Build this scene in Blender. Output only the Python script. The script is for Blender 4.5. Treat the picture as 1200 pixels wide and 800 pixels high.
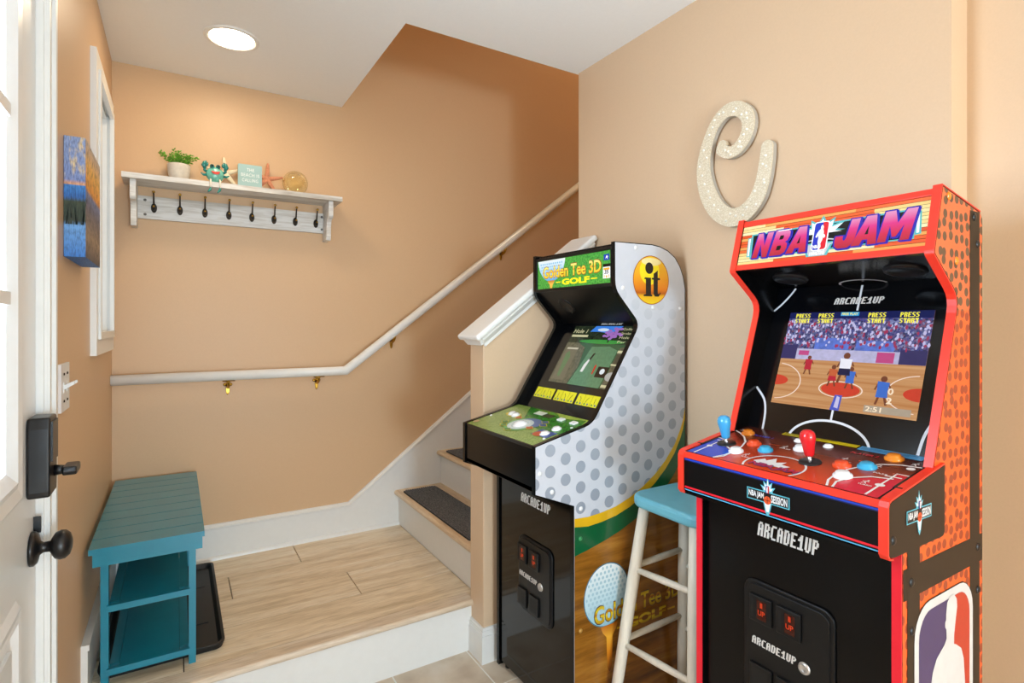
import bpy, bmesh, math, random
from mathutils import Vector, Matrix
random.seed(7)
sc = bpy.context.scene
C = sc.collection
for o in list(bpy.data.objects): bpy.data.objects.remove(o)

# ------------------------------------------------------------------ camera
cam = bpy.data.cameras.new('camera'); co = bpy.data.objects.new('camera', cam); C.objects.link(co)
cam.sensor_width = 36; cam.lens = 645/1200*36; cam.shift_y = -20/1200
cam.clip_start = .02
co.location = (0, 0, 1.30)
co.rotation_euler = (math.pi/2, 0, -math.atan2(.5206, .854))
sc.camera = co
# ------------------------------------------------------------------ world and lights
w = bpy.data.worlds.new('world'); sc.world = w; w.use_nodes = True
bg = w.node_tree.nodes['Background']; bg.inputs[0].default_value = (.86, .93, 1, 1); bg.inputs[1].default_value = 1.0
def area(name, loc, rot, sx, sy, power, col):
    l = bpy.data.lights.new(name, 'AREA'); l.shape = 'RECTANGLE'; l.size = sx; l.size_y = sy
    l.energy = power; l.color = col
    o = bpy.data.objects.new(name, l); C.objects.link(o); o.location = loc; o.rotation_euler = rot
    return o
def lamp(name, loc, r, power, col):
    l = bpy.data.lights.new(name, 'POINT'); l.shadow_soft_size = r; l.energy = power; l.color = col
    o = bpy.data.objects.new(name, l); C.objects.link(o); o.location = loc; return o
area('door_daylight', (-.40, 1.0, 1.50), (0, -math.pi/2, 0), 1.0, .56, 37, (.72, .86, 1))
area('added_rear_daylight', (.85, -2.95, 1.45), (math.pi/2, 0, 0), 1.9, 1.7, 16, (.71, .88, 1))  # added soft fill at an unseen window opening behind the camera
lamp('added_room_fill', (.45, -2.75, 1.05), .28, 232, (.64, .835, 1))  # added flash-like fill behind the camera; no fixture stands here
lamp('added_stairwell_fill', (3.3, 2.45, 4.6), .12, 40, (1, .92, .62))  # unseen light added to brighten the upper stairwell wall
DOWNLIGHT = 62.0
vs = sc.view_settings
vs.view_transform = 'Standard'; vs.look = 'None'; vs.gamma = 1; vs.use_curve_mapping = False
vs.exposure = 0.05

# ------------------------------------------------------------------ constants
XL, YB, ZC, XR, XR2, YR, L = -.238, 2.926, 2.4375, 1.558, 1.645, .568, .203

# ------------------------------------------------------------------ materials
def hexc(h, a=1):
    h = h.lstrip('#'); r = []
    for i in (0, 2, 4):
        v = int(h[i:i+2], 16)/255
        r.append(v/12.92 if v <= .04045 else ((v+.055)/1.055)**2.4)
    return (*r, a)
MATS = {}
def nodes_of(name):
    m = bpy.data.materials.new(name); m.use_nodes = True
    nt = m.node_tree; b = nt.nodes['Principled BSDF']
    return m, nt, b
def noise(nt, scale=(1,1,1), sc_=5, detail=4, coord='Object'):
    tc = nt.nodes.new('ShaderNodeTexCoord'); mp = nt.nodes.new('ShaderNodeMapping'); n = nt.nodes.new('ShaderNodeTexNoise')
    mp.inputs['Scale'].default_value = scale
    n.inputs['Scale'].default_value = sc_; n.inputs['Detail'].default_value = detail
    nt.links.new(tc.outputs[coord], mp.inputs[0]); nt.links.new(mp.outputs[0], n.inputs['Vector'])
    return n, mp, tc
def ramp(nt, fac, stops, interp='LINEAR'):
    r = nt.nodes.new('ShaderNodeValToRGB'); r.color_ramp.interpolation = interp
    e = r.color_ramp.elements
    while len(e) < len(stops): e.new(.5)
    for k, (p, c) in enumerate(stops): e[k].position = p; e[k].color = c
    nt.links.new(fac, r.inputs[0]); return r
def bump(nt, b, fac, strength, dist=.002):
    bp = nt.nodes.new('ShaderNodeBump'); bp.inputs['Strength'].default_value = strength; bp.inputs['Distance'].default_value = dist
    nt.links.new(fac, bp.inputs['Height']); nt.links.new(bp.outputs[0], b.inputs['Normal'])
def mul(c, k): return (min(1, c[0]*k), min(1, c[1]*k), min(1, c[2]*k), 1)
def mat(name, col, rough=.5, metal=0, emit=0, coat=0, var=.05, nscale=30, bmp=0, spec=.5, scale=(1,1,1)):
    if name in MATS: return MATS[name]
    m, nt, b = nodes_of(name)
    c = hexc(col) if isinstance(col, str) else (*col[:3], 1)
    n, mp, tc = noise(nt, scale, nscale)
    r = ramp(nt, n.outputs['Fac'], [(.3, mul(c, 1-var)), (.7, mul(c, 1+var))])
    nt.links.new(r.outputs[0], b.inputs['Base Color'])
    b.inputs['Roughness'].default_value = rough; b.inputs['Metallic'].default_value = metal
    b.inputs['Specular IOR Level'].default_value = spec
    if coat: b.inputs['Coat Weight'].default_value = coat; b.inputs['Coat Roughness'].default_value = .05
    if emit:
        nt.links.new(r.outputs[0], b.inputs['Emission Color']); b.inputs['Emission Strength'].default_value = emit
    if bmp: bump(nt, b, n.outputs['Fac'], bmp)
    MATS[name] = m; return m
def lit(name, col, e=1.0, rough=.12, var=.04):          # print on a back-lit sign or a screen
    if name in MATS: return MATS[name]
    m, nt, b = nodes_of(name); c = hexc(col)
    n, mp, tc = noise(nt, (1,1,1), 90)
    r = ramp(nt, n.outputs['Fac'], [(.3, mul(c, 1-var)), (.7, mul(c, 1+var))])
    b.inputs['Base Color'].default_value = mul(c, .25)
    nt.links.new(r.outputs[0], b.inputs['Emission Color']); b.inputs['Emission Strength'].default_value = e
    b.inputs['Roughness'].default_value = rough
    MATS[name] = m; return m

wall_lit_m = mat('daylit wall paint', '#DABC9B', .42, var=.015, nscale=180, bmp=.06, spec=.4)  # lighter copy of the wall paint; daylight on these walls put into the colour
wall_m = mat('wall paint', '#D7B28A', .42, var=.015, nscale=180, bmp=.06, spec=.4)
ceil_m = mat('ceiling paint', '#F4F5F5', .8, var=.01, nscale=120)
white_m = mat('white trim paint', '#E9E8E4', .33, var=.012, nscale=40)
cap_m = mat('white gloss paint', '#EEEDE9', .28, var=.01)
door_m = mat('door paint', '#ECECEA', .3, var=.01)
black_m = mat('black laminate', '#070708', .2, var=.1, spec=.3)
blackm_m = mat('black matte plastic', '#0B0B0C', .42, var=.12, spec=.35)
blackbez_m = mat('black bezel', '#07080B', .14, var=.1)
blkhw_m = mat('black hardware', '#0E0E10', .34, var=.1)
teal_m = mat('teal paint', '#12829B', .30, var=.05, nscale=14, bmp=.05, coat=.35)
brass_m = mat('brass', '#B8903A', .25, metal=1, var=.08)
bronze_m = mat('dark bronze', '#33291F', .4, metal=.7, var=.25, nscale=200)
tray_m = mat('black rubber', '#17181A', .5, var=.1)
stoolw_m = mat('pale stool wood', '#E6DDCB', .5, var=.07, nscale=12, scale=(8,8,1))
aqua_m = mat('aqua seat paint', '#6DB5C6', .42, var=.03)
red_m = mat('red edge moulding', '#EE3A26', .34, var=.03)
redd_m = mat('deep red edge moulding', '#EA1F33', .34, var=.03)
groutm = mat('grout', '#EEEAE2', .8, var=.05)
plugw_m = mat('white plug', '#E4E4E4', .35)

def wood_mat(name, a, b_, c_, along, rough=.45, sc_=3, objrand=True):
    m, nt, b = nodes_of(name)
    s = {'X': (.7, 7, 7), 'Y': (7, .7, 7), 'Z': (7, 7, .7)}[along]
    n, mp, tc = noise(nt, s, sc_, 8)
    n.inputs['Distortion'].default_value = .5
    if objrand:
        oi = nt.nodes.new('ShaderNodeObjectInfo'); mm = nt.nodes.new('ShaderNodeVectorMath'); mm.operation = 'SCALE'
        cx = nt.nodes.new('ShaderNodeCombineXYZ')
        for i in range(3): nt.links.new(oi.outputs['Random'], cx.inputs[i])
        nt.links.new(cx.outputs[0], mm.inputs[0]); mm.inputs['Scale'].default_value = 23
        nt.links.new(mm.outputs[0], mp.inputs['Location'])
    r = ramp(nt, n.outputs['Fac'], [(.28, hexc(a)), (.5, hexc(b_)), (.72, hexc(c_))])
    n2, mp2, tc2 = noise(nt, tuple(v*4 for v in s), sc_*2, 6)
    mx = nt.nodes.new('ShaderNodeMixRGB'); mx.blend_type = 'MULTIPLY'; mx.inputs[0].default_value = .40
    r2 = ramp(nt, n2.outputs['Fac'], [(.36, (.60, .54, .46, 1)), (.56, (1, 1, 1, 1))])
    nt.links.new(r.outputs[0], mx.inputs[1]); nt.links.new(r2.outputs[0], mx.inputs[2])
    nt.links.new(mx.outputs[0], b.inputs['Base Color']); b.inputs['Roughness'].default_value = rough
    bump(nt, b, n2.outputs['Fac'], .12)
    MATS[name] = m; return m
plank_m = wood_mat('oak plank', '#CDB592', '#E9D6B8', '#F4E8D4', 'X')
nose_m = wood_mat('oak nosing', '#C2AA8C', '#DECAB0', '#EEE4D6', 'X', .4)
nosey_m = wood_mat('oak tread', '#BEA282', '#DAC09E', '#E8D6BA', 'Y', .4)
distress_m = wood_mat('whitewashed wood', '#B9B2A8', '#E4E2DE', '#EDEBE8', 'X', .5, 2.2)
gtwood_m = wood_mat('printed wood', '#6E4414', '#9A6420', '#B47C30', 'X', .2, 4, False)

def tile_mat():
    m, nt, b = nodes_of('ceramic tile')
    n, mp, tc = noise(nt, (1,1,1), 9, 8); oi = nt.nodes.new('ShaderNodeObjectInfo')
    r = ramp(nt, n.outputs['Fac'], [(.3, hexc('#C6B097')), (.5, hexc('#D9C7AF')), (.72, hexc('#E3D5C2'))])
    hv = nt.nodes.new('ShaderNodeHueSaturation'); ma = nt.nodes.new('ShaderNodeMapRange')
    ma.inputs[3].default_value = .93; ma.inputs[4].default_value = 1.05
    nt.links.new(oi.outputs['Random'], ma.inputs[0]); nt.links.new(ma.outputs[0], hv.inputs['Value']); nt.links.new(r.outputs[0], hv.inputs['Color'])
    nt.links.new(hv.outputs[0], b.inputs['Base Color']); b.inputs['Roughness'].default_value = .35
    bump(nt, b, n.outputs['Fac'], .1); return m
tile_m = tile_mat()
def mat_mat():
    m, nt, b = nodes_of('ribbed stair mat')
    n, mp, tc = noise(nt, (1,1,1), 160, 3)
    r = ramp(nt, n.outputs['Fac'], [(.35, hexc('#45464A')), (.7, hexc('#7C7D82'))])
    nt.links.new(r.outputs[0], b.inputs['Base Color']); b.inputs['Roughness'].default_value = .95
    bump(nt, b, n.outputs['Fac'], .5); return m
rug_m = mat_mat()
def ball_mat(name, base, dot, scale=38, thr=.37):
    m, nt, b = nodes_of(name)
    tc = nt.nodes.new('ShaderNodeTexCoord'); mp = nt.nodes.new('ShaderNodeMapping'); v = nt.nodes.new('ShaderNodeTexVoronoi')
    mp.inputs['Rotation'].default_value = (-math.pi/2, 0, 0); v.voronoi_dimensions = '2D'
    v.inputs['Scale'].default_value = scale; v.inputs['Randomness'].default_value = .46
    nt.links.new(tc.outputs['Object'], mp.inputs[0]); nt.links.new(mp.outputs[0], v.inputs['Vector'])
    r = ramp(nt, v.outputs['Distance'], [(thr-.03, hexc(dot)), (thr+.03, hexc(base))])
    nt.links.new(r.outputs[0], b.inputs['Base Color']); b.inputs['Roughness'].default_value = .3
    return m
bball_m = ball_mat('printed basketball pebble', '#F0601F', '#9C3A1C')
bballt_m = ball_mat('printed pebble with dark dots', '#EC6B3A', '#5F4630', 38, .37)
def zramp_mat(name, stops, axis='Z', emit=0, rough=.2, coord='Generated'):
    m, nt, b = nodes_of(name)
    tc = nt.nodes.new('ShaderNodeTexCoord'); sp = nt.nodes.new('ShaderNodeSeparateXYZ')
    nt.links.new(tc.outputs[coord], sp.inputs[0])
    fac = sp.outputs[axis]
    if coord == 'Object':
        lo, hi = stops[0][0], stops[-1][0]; mr = nt.nodes.new('ShaderNodeMapRange'); mr.inputs[1].default_value = lo; mr.inputs[2].default_value = hi
        nt.links.new(fac, mr.inputs[0]); fac = mr.outputs[0]; stops = [((p-lo)/(hi-lo), c) for p, c in stops]
    r = ramp(nt, fac, [(p, hexc(c)) for p, c in stops])
    b.inputs['Roughness'].default_value = rough
    if emit:
        b.inputs['Base Color'].default_value = (.03, .03, .03, 1); b.inputs['Specular IOR Level'].default_value = .2
        nt.links.new(r.outputs[0], b.inputs['Emission Color']); b.inputs['Emission Strength'].default_value = emit
    else: nt.links.new(r.outputs[0], b.inputs['Base Color'])
    return m
def thin_glass(name, tint, rough=0.0, k=.06):
    m = bpy.data.materials.new(name); m.use_nodes = True; nt = m.node_tree; nt.nodes.clear()
    out = nt.nodes.new('ShaderNodeOutputMaterial'); t = nt.nodes.new('ShaderNodeBsdfTransparent'); g = nt.nodes.new('ShaderNodeBsdfGlossy')
    mx = nt.nodes.new('ShaderNodeMixShader'); fr = nt.nodes.new('ShaderNodeLayerWeight'); fr.inputs[0].default_value = .22
    t.inputs[0].default_value = tint; g.inputs['Roughness'].default_value = rough
    nt.links.new(fr.outputs['Facing'], mx.inputs[0]); nt.links.new(t.outputs[0], mx.inputs[1]); nt.links.new(g.outputs[0], mx.inputs[2])
    nt.links.new(mx.outputs[0], out.inputs[0]); return m
pane_m = thin_glass('window glass', (.96, .98, 1, 1))
float_m = thin_glass('amber glass', (.97, .95, .80, 1))

# ------------------------------------------------------------------ mesh helpers
def link(name, me, m, parent=None, smooth=False):
    o = bpy.data.objects.new(name, me); C.objects.link(o)
    if m: me.materials.append(m)
    if smooth:
        for p in me.polygons: p.use_smooth = True
    if parent:
        o.parent = parent
        o.matrix_parent_inverse = Matrix.Translation(-wloc(parent))
    return o
def wloc(o):
    v = Vector(o.location)
    if o.parent: v = v + wloc(o.parent) + o.matrix_parent_inverse.translation
    return v
def from_bm(name, bm, m, parent=None, smooth=False):
    me = bpy.data.meshes.new(name); bm.normal_update(); bm.to_mesh(me); bm.free()
    return link(name, me, m, parent, smooth)
def thing(name, label, cat, loc, group=None):
    o = bpy.data.objects.new(name, None); C.objects.link(o); o.location = loc; o.empty_display_size = .05
    o['label'] = label; o['category'] = cat
    if group: o['group'] = group
    return o
def tag(o, label, cat, group=None):
    o['label'] = label; o['category'] = cat
    if group: o['group'] = group
    return o
def struct(o, label=None):
    o['kind'] = 'structure'
    if label: o['label'] = label
    return o
def bm_box(bm, x0, x1, y0, y1, z0, z1):
    v = [bm.verts.new((x, y, z)) for z in (z0, z1) for y in (y0, y1) for x in (x0, x1)]
    for f in ((0,2,3,1), (4,5,7,6), (0,1,5,4), (2,6,7,3), (0,4,6,2), (1,3,7,5)): bm.faces.new([v[i] for i in f])
def bev(bm, r, seg=2, ang=.5):
    es = [e for e in bm.edges if len(e.link_faces) == 2 and e.calc_face_angle(0) > ang]
    bmesh.ops.bevel(bm, geom=es, offset=r, segments=seg, affect='EDGES', profile=.5, clamp_overlap=True)
def box(name, x0, x1, y0, y1, z0, z1, m, parent=None, bevel=0, seg=2):
    bm = bmesh.new(); bm_box(bm, x0, x1, y0, y1, z0, z1)
    if bevel: bev(bm, bevel, seg)
    return from_bm(name, bm, m, parent)
def boxes(name, lst, m, parent=None, bevel=0):
    bm = bmesh.new()
    for b in lst: bm_box(bm, *b)
    if bevel: bev(bm, bevel)
    return from_bm(name, bm, m, parent)
def P3(axis, a, b, t):
    return {'X': (t, a, b), 'Y': (a, t, b), 'Z': (a, b, t)}[axis]
def prism(name, pts, axis, t0, t1, m, parent=None, bevel=0, seg=2, smooth=False):
    bm = bmesh.new()
    A = [bm.verts.new(P3(axis, a, b, t0)) for a, b in pts]; B = [bm.verts.new(P3(axis, a, b, t1)) for a, b in pts]
    n = len(pts)
    bm.faces.new(A); bm.faces.new(B[::-1])
    for i in range(n): bm.faces.new((A[i], B[i], B[(i+1) % n], A[(i+1) % n]))
    bmesh.ops.recalc_face_normals(bm, faces=bm.faces[:])
    if bevel: bev(bm, bevel, seg)
    return from_bm(name, bm, m, parent, smooth)
def bm_tube(bm, path, rad, segs=12, caps=True, flat=1.0):
    path = [Vector(p) for p in path]; n = len(path)
    if not isinstance(rad, (list, tuple)): rad = [rad]*n
    rings = []; ref = None
    for i, p in enumerate(path):
        a = (path[i]-path[i-1]).normalized() if i else None; b = (path[i+1]-path[i]).normalized() if i < n-1 else None
        t = ((a or b)+(b or a)).normalized()
        k = 1/max(.5, t.dot(a if a else b))
        if ref is None: ref = Vector((0,0,1)) if abs(t.z) < .9 else Vector((1,0,0))
        u = (ref-t*ref.dot(t)).normalized(); v = t.cross(u); ref = u
        bend = None
        if a and b and (b-a).length > 1e-4: bend = (b-a).normalized()
        ring = []
        for s in range(segs):
            th = 2*math.pi*s/segs
            off = u*math.cos(th)*rad[i]+v*math.sin(th)*rad[i]*flat
            if bend is not None: off = off+bend*off.dot(bend)*(k-1)
            ring.append(bm.verts.new(p+off))
        rings.append(ring)
    for i in range(n-1):
        for s in range(segs): bm.faces.new((rings[i][s], rings[i][(s+1) % segs], rings[i+1][(s+1) % segs], rings[i+1][s]))
    if caps: bm.faces.new(rings[0][::-1]); bm.faces.new(rings[-1])
def tube(name, path, rad, m, parent=None, segs=12, smooth=True, flat=1.0):
    bm = bmesh.new(); bm_tube(bm, path, rad, segs, True, flat)
    bmesh.ops.recalc_face_normals(bm, faces=bm.faces[:])
    return from_bm(name, bm, m, parent, smooth)
class Frame:
    def __init__(s, O, U, V): s.O = Vector(O); s.U = Vector(U).normalized(); s.V = Vector(V).normalized(); s.N = s.U.cross(s.V)
    def p(s, u, v, w=0): return s.O+s.U*u+s.V*v+s.N*w
def bm_lathe(bm, prof, fr, u, v, segs=20):
    rings = []
    for r, h in prof:
        if r < 1e-6: rings.append([bm.verts.new(fr.p(u, v, h))])
        else: rings.append([bm.verts.new(fr.p(u+r*math.cos(2*math.pi*k/segs), v+r*math.sin(2*math.pi*k/segs), h)) for k in range(segs)])
    for a, b in zip(rings, rings[1:]):
        for k in range(segs):
            k2 = (k+1) % segs
            if len(a) == 1 and len(b) == 1: continue
            if len(a) == 1: bm.faces.new((a[0], b[k], b[k2]))
            elif len(b) == 1: bm.faces.new((a[k], a[k2], b[0]))
            else: bm.faces.new((a[k], a[k2], b[k2], b[k]))
    bmesh.ops.recalc_face_normals(bm, faces=bm.faces[:])
def lathe(name, prof, fr, m, parent=None, u=0, v=0, segs=20, smooth=True):
    bm = bmesh.new(); bm_lathe(bm, prof, fr, u, v, segs)
    return from_bm(name, bm, m, parent, smooth)
def bm_ball(bm, c, r, seg=14, rings=8):
    M = Matrix.Translation(c) @ Matrix.Diagonal((*r, 1)) if not isinstance(r, (int, float)) else Matrix.Translation(c) @ Matrix.Scale(r, 4)
    bmesh.ops.create_uvsphere(bm, u_segments=seg, v_segments=rings, radius=1, matrix=M)
def ball(name, c, r, m, parent=None, seg=16, rings=10):
    bm = bmesh.new(); bm_ball(bm, c, r, seg, rings); return from_bm(name, bm, m, parent, True)
def decal(name, polys, fr, lift, m, parent):            # flat print: polygons in the plane of a frame
    bm = bmesh.new()
    for pts in polys:
        vs_ = [bm.verts.new(fr.p(a, b, lift)) for a, b in pts]
        try: f = bm.faces.new(vs_)
        except ValueError: continue
        f.normal_update()
        if f.normal.dot(fr.N) < 0: f.normal_flip()
    bmesh.ops.triangulate(bm, faces=bm.faces[:])
    return from_bm(name, bm, m, parent)
def rect(u0, u1, v0, v1): return [(u0, v0), (u1, v0), (u1, v1), (u0, v1)]
def rrect(u0, u1, v0, v1, r, n=6):
    out = []
    for cx, cy, a0 in ((u1-r, v0+r, -90), (u1-r, v1-r, 0), (u0+r, v1-r, 90), (u0+r, v0+r, 180)):
        for k in range(n+1):
            a = math.radians(a0+90*k/n); out.append((cx+r*math.cos(a), cy+r*math.sin(a)))
    return out
def ell(u, v, a, b=None, n=28, rot=0, t0=0, t1=360):
    b = a if b is None else b; out = []
    full = abs(t1-t0) >= 360
    for k in range(n if full else n+1):
        t = math.radians(t0+(t1-t0)*k/n); x, y = a*math.cos(t), b*math.sin(t)
        out.append((u+x*math.cos(rot)-y*math.sin(rot), v+x*math.sin(rot)+y*math.cos(rot)))
    return out
def stroke(pts, wd, closed=False):                       # polyline with a width, as quads
    pts = [Vector(p) for p in pts]; out = []; n = len(pts); Lf = []; Rt = []
    for i, p in enumerate(pts):
        a = pts[i-1] if (i or closed) else None; b = pts[(i+1) % n] if (i < n-1 or closed) else None
        t = Vector((0, 0))
        if a is not None: t += (p-a).normalized()
        if b is not None: t += (b-p).normalized()
        t.normalize(); nn = Vector((-t.y, t.x))*wd/2; Lf.append(p+nn); Rt.append(p-nn)
    m = n if closed else n-1
    for i in range(m):
        j = (i+1) % n; out.append([Lf[i][:], Rt[i][:], Rt[j][:], Lf[j][:]])
    return out
def clip_poly(sub, clip):                                # Sutherland-Hodgman, clip is convex and counter-clockwise
    out = list(sub)
    for i in range(len(clip)):
        a, b = clip[i], clip[(i+1) % len(clip)]; inp = out; out = []
        if not inp: return []
        ins = lambda p: (b[0]-a[0])*(p[1]-a[1])-(b[1]-a[1])*(p[0]-a[0]) >= -1e-9
        for k in range(len(inp)):
            p, q = inp[k-1], inp[k]
            if ins(p) != ins(q):
                d1 = (b[0]-a[0])*(p[1]-a[1])-(b[1]-a[1])*(p[0]-a[0]); d2 = (b[0]-a[0])*(q[1]-a[1])-(b[1]-a[1])*(q[0]-a[0])
                t = d1/(d1-d2); out.append((p[0]+(q[0]-p[0])*t, p[1]+(q[1]-p[1])*t))
            if ins(q): out.append(q)
    return out
def text(name, s, fr, u, v, wd, ht, lift, m, parent, bold=0.0, shear=0.0, slope=0.0, sp=1.0):
    # lettering fitted to a box of the frame (u, v is the lower left corner)
    cu = bpy.data.curves.new('t', 'FONT'); cu.body = s; cu.size = 1; cu.offset = bold; cu.shear = shear; cu.space_character = sp
    cu.resolution_u = 3; cu.fill_mode = 'FRONT'
    ob = bpy.data.objects.new('t', cu); C.objects.link(ob); bpy.context.view_layer.update()
    me = bpy.data.meshes.new_from_object(ob.evaluated_get(bpy.context.evaluated_depsgraph_get()))
    bpy.data.objects.remove(ob); bpy.data.curves.remove(cu)
    xs = [q.co.x for q in me.vertices]; ys = [q.co.y for q in me.vertices]
    x0, x1, y0, y1 = min(xs), max(xs), min(ys), max(ys)
    vs_ = []
    for q in me.vertices:
        a = (q.co.x-x0)/(x1-x0)*wd; b = (q.co.y-y0)/(y1-y0)*ht
        vs_.append(fr.p(u+a, v+b+slope*a, lift))
    m2 = bpy.data.meshes.new(name); m2.from_pydata(vs_, [], [tuple(p.vertices) for p in me.polygons]); m2.update(); bpy.data.meshes.remove(me)
    return link(name, m2, m, parent)
PIX = {'A': '01110 11011 11011 11111 11011 11011 11011', 'R': '11110 11011 11011 11110 11011 11011 11011', 'C': '01111 11000 11000 11000 11000 11000 01111', 'D': '11110 11011 11011 11011 11011 11011 11110',
       'E': '11111 11000 11000 11110 11000 11000 11111', '1': '00110 01110 11110 00110 00110 00110 11111', 'U': '11011 11011 11011 11011 11011 11011 01110', 'P': '11110 11011 11011 11110 11000 11000 11000',
       'S': '01111 11000 11000 01110 00011 00011 11110', 'T': '11111 11111 00110 00110 00110 00110 00110'}
def pixel_text(name, s, fr, u, v, wd, ht, lift, m, parent, shear=0.0, grow=0.0):   # blocky pixel lettering
    n = len(s)*6-1; px, py = wd/n, ht/7; polys = []
    for k, ch in enumerate(s):
        for r, row in enumerate(PIX[ch].split()):
            c = 0
            while c < 5:
                if row[c] == '0': c += 1; continue
                c2 = c
                while c2 < 5 and row[c2] == '1': c2 += 1
                x0, x1 = u+(k*6+c)*px-grow, u+(k*6+c2)*px+grow; y0 = v+(6-r)*py-grow; y1 = y0+py+2*grow
                polys.append([(x0+shear*(y0-v), y0), (x1+shear*(y0-v), y0), (x1+shear*(y1-v), y1), (x0+shear*(y1-v), y1)]); c = c2
    return decal(name, polys, fr, lift, m, parent)
def edge_band(name, path, y0, y1, t, m, parent, out=1):  # moulding along the edge of a side panel (path in x, z)
    pts = [Vector(p) for p in path]; n = len(pts); off = []
    for i, p in enumerate(pts):
        tt = Vector((0, 0))
        if i: tt += (p-pts[i-1]).normalized()
        if i < n-1: tt += (pts[i+1]-p).normalized()
        tt.normalize(); off.append(p+Vector((-tt.y, tt.x))*t*out)
    bm = bmesh.new(); R = []
    for a, b in zip(pts, off): R.append([bm.verts.new((a.x, y0, a.y)), bm.verts.new((b.x, y0, b.y)), bm.verts.new((b.x, y1, b.y)), bm.verts.new((a.x, y1, a.y))])
    for a, b in zip(R, R[1:]):
        for k in range(4): bm.faces.new((a[k], a[(k+1) % 4], b[(k+1) % 4], b[k]))
    bm.faces.new(R[0]); bm.faces.new(R[-1][::-1]); bmesh.ops.recalc_face_normals(bm, faces=bm.faces[:])
    return from_bm(name, bm, m, parent)

def catmull(P, n=5):
    out = []
    for i in range(len(P)-1):
        p0, p1, p2, p3 = P[max(i-1, 0)], P[i], P[i+1], P[min(i+2, len(P)-1)]
        for k in range(n):
            t = k/n; out.append(tuple(.5*((2*b)+(-a+c)*t+(2*a-5*b+4*c-d)*t*t+(-a+3*b-3*c+d)*t**3) for a, b, c, d in zip(p0, p1, p2, p3)))
    return out+[P[-1]]
def shrink(poly, d):
    n = len(poly); out = []
    for i in range(n):
        a, p, b = Vector(poly[i-1]), Vector(poly[i]), Vector(poly[(i+1) % n]); t = ((p-a).normalized()+(b-p).normalized()).normalized()
        out.append(tuple(p+Vector((-t.y, t.x))*d))
    return out

# ================================================================== THE ROOM
# tiled floor
fl = struct(box('floor', XL-.12, 2.2, -3.1, 2.0, -.08, -.0016, groutm), 'beige ceramic tile floor with pale grout')
T, G = .305, .006
for i in range(-5, 4):
    for j in range(-17, 2):
        x0, x1 = .986+T*i, .986+T*(i+1); y0, y1 = 1.72+T*j, 1.72+T*(j+1)
        x0, x1, y0, y1 = max(x0, XL), min(x1, XR2+.1), max(y0, -3.0), min(y1, 1.972)
        if x1-x0 < .02 or y1-y0 < .02: continue
        if x0 > 1.53 and y0 > .6: continue
        box('tile', x0+G/2, x1-G/2, y0+G/2, y1-G/2, -.012, 0, tile_m, fl, .002, 1)
# back wall, left wall with door and window openings
struct(box('wall_back', XL-.12, 4.4, YB, YB+.12, 0, 5.2, wall_m), 'warm tan painted back wall along the stairs')
DO = (.60, 1.465, 0, 2.06); WO = (2.285, 2.735, 1.262, 2.135)
wl = boxes('wall_left', [(XL-.12, XL, -3.1, DO[0], 0, ZC), (XL-.12, XL, DO[0], DO[1], DO[3], ZC), (XL-.12, XL, DO[1], WO[0], 0, ZC),
    (XL-.12, XL, WO[0], WO[1], 0, WO[2]), (XL-.12, XL, WO[0], WO[1], WO[3], ZC), (XL-.12, XL, WO[1], YB, 0, ZC)], wall_m)
struct(wl, 'warm tan painted wall with the entrance door')
struct(box('wall_right', XR, XR2, YR, 1.975, 0, ZC, wall_lit_m), 'tan painted wall behind the arcade cabinets, colour lightened for daylight')
struct(box('wall_right_recess', XR2, XR2+.12, -3.1, 1.0, 0, ZC, wall_lit_m), 'tan wall set back beside the corner, colour lightened for daylight')
struct(box('wall_stairwell', XR2, 4.4, 1.865, 1.975, 0, 5.2, wall_m))
struct(box('wall_stairwell_upper', .62, XR2, 1.885, 1.985, ZC+.2, 5.2, wall_m))
struct(box('wall_stairwell_end', 4.4, 4.5, 1.865, YB+.12, 0, 5.2, wall_m))
struct(box('wall_stairwell_left', .62, .74, 1.985, YB, ZC+.2, 5.2, wall_m))
struct(box('ceiling_stairwell', .62, 4.5, 1.865, YB+.12, 5.2, 5.3, ceil_m))
struct(boxes('wall_front', [(XL-.12, -.1, -3.2, -3.1, 0, ZC), (1.8, 2.2, -3.2, -3.1, 0, ZC), (-.1, 1.8, -3.2, -3.1, 0, .5), (-.1, 1.8, -3.2, -3.1, 2.3, ZC)], white_m))
cl = boxes('ceiling', [(XL-.12, 2.2, -3.2, 1.985, ZC, ZC+.2), (XL-.12, .74, 1.985, YB, ZC, ZC+.2)], ceil_m)
struct(cl, 'white painted ceiling with the stairwell opening')
# left-wall window: casing, jambs, sash, pane
win = struct(prism('window_1', [(WO[0], WO[2]), (WO[1], WO[2]), (WO[1], WO[3]), (WO[0], WO[3])], 'X', XL-.118, XL-.112, pane_m), 'white framed window on the left wall')
for (a, b, c_, d) in ((2.225, 2.29, 1.198, 2.2), (2.73, 2.795, 1.198, 2.2), (2.29, 2.73, 2.135, 2.2), (2.29, 2.73, 1.198, 1.263)):
    box('window_casing', XL, XL+.017, a, b, c_, d, white_m, win, .004)
for (a, b, c_, d) in ((2.275, 2.30, 1.25, 2.147), (2.72, 2.745, 1.25, 2.147), (2.30, 2.72, 2.122, 2.147), (2.30, 2.72, 1.25, 1.275)):
    box('window_bead', XL+.010, XL+.024, a, b, c_, d, white_m, win, .004)
for (a, b, c_, d) in ((2.285, 2.30, 1.262, 2.135), (2.72, 2.735, 1.262, 2.135), (2.30, 2.72, 2.12, 2.135), (2.30, 2.72, 1.262, 1.277)):
    box('window_jamb', XL-.115, XL, a, b, c_, d, white_m, win)
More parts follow.
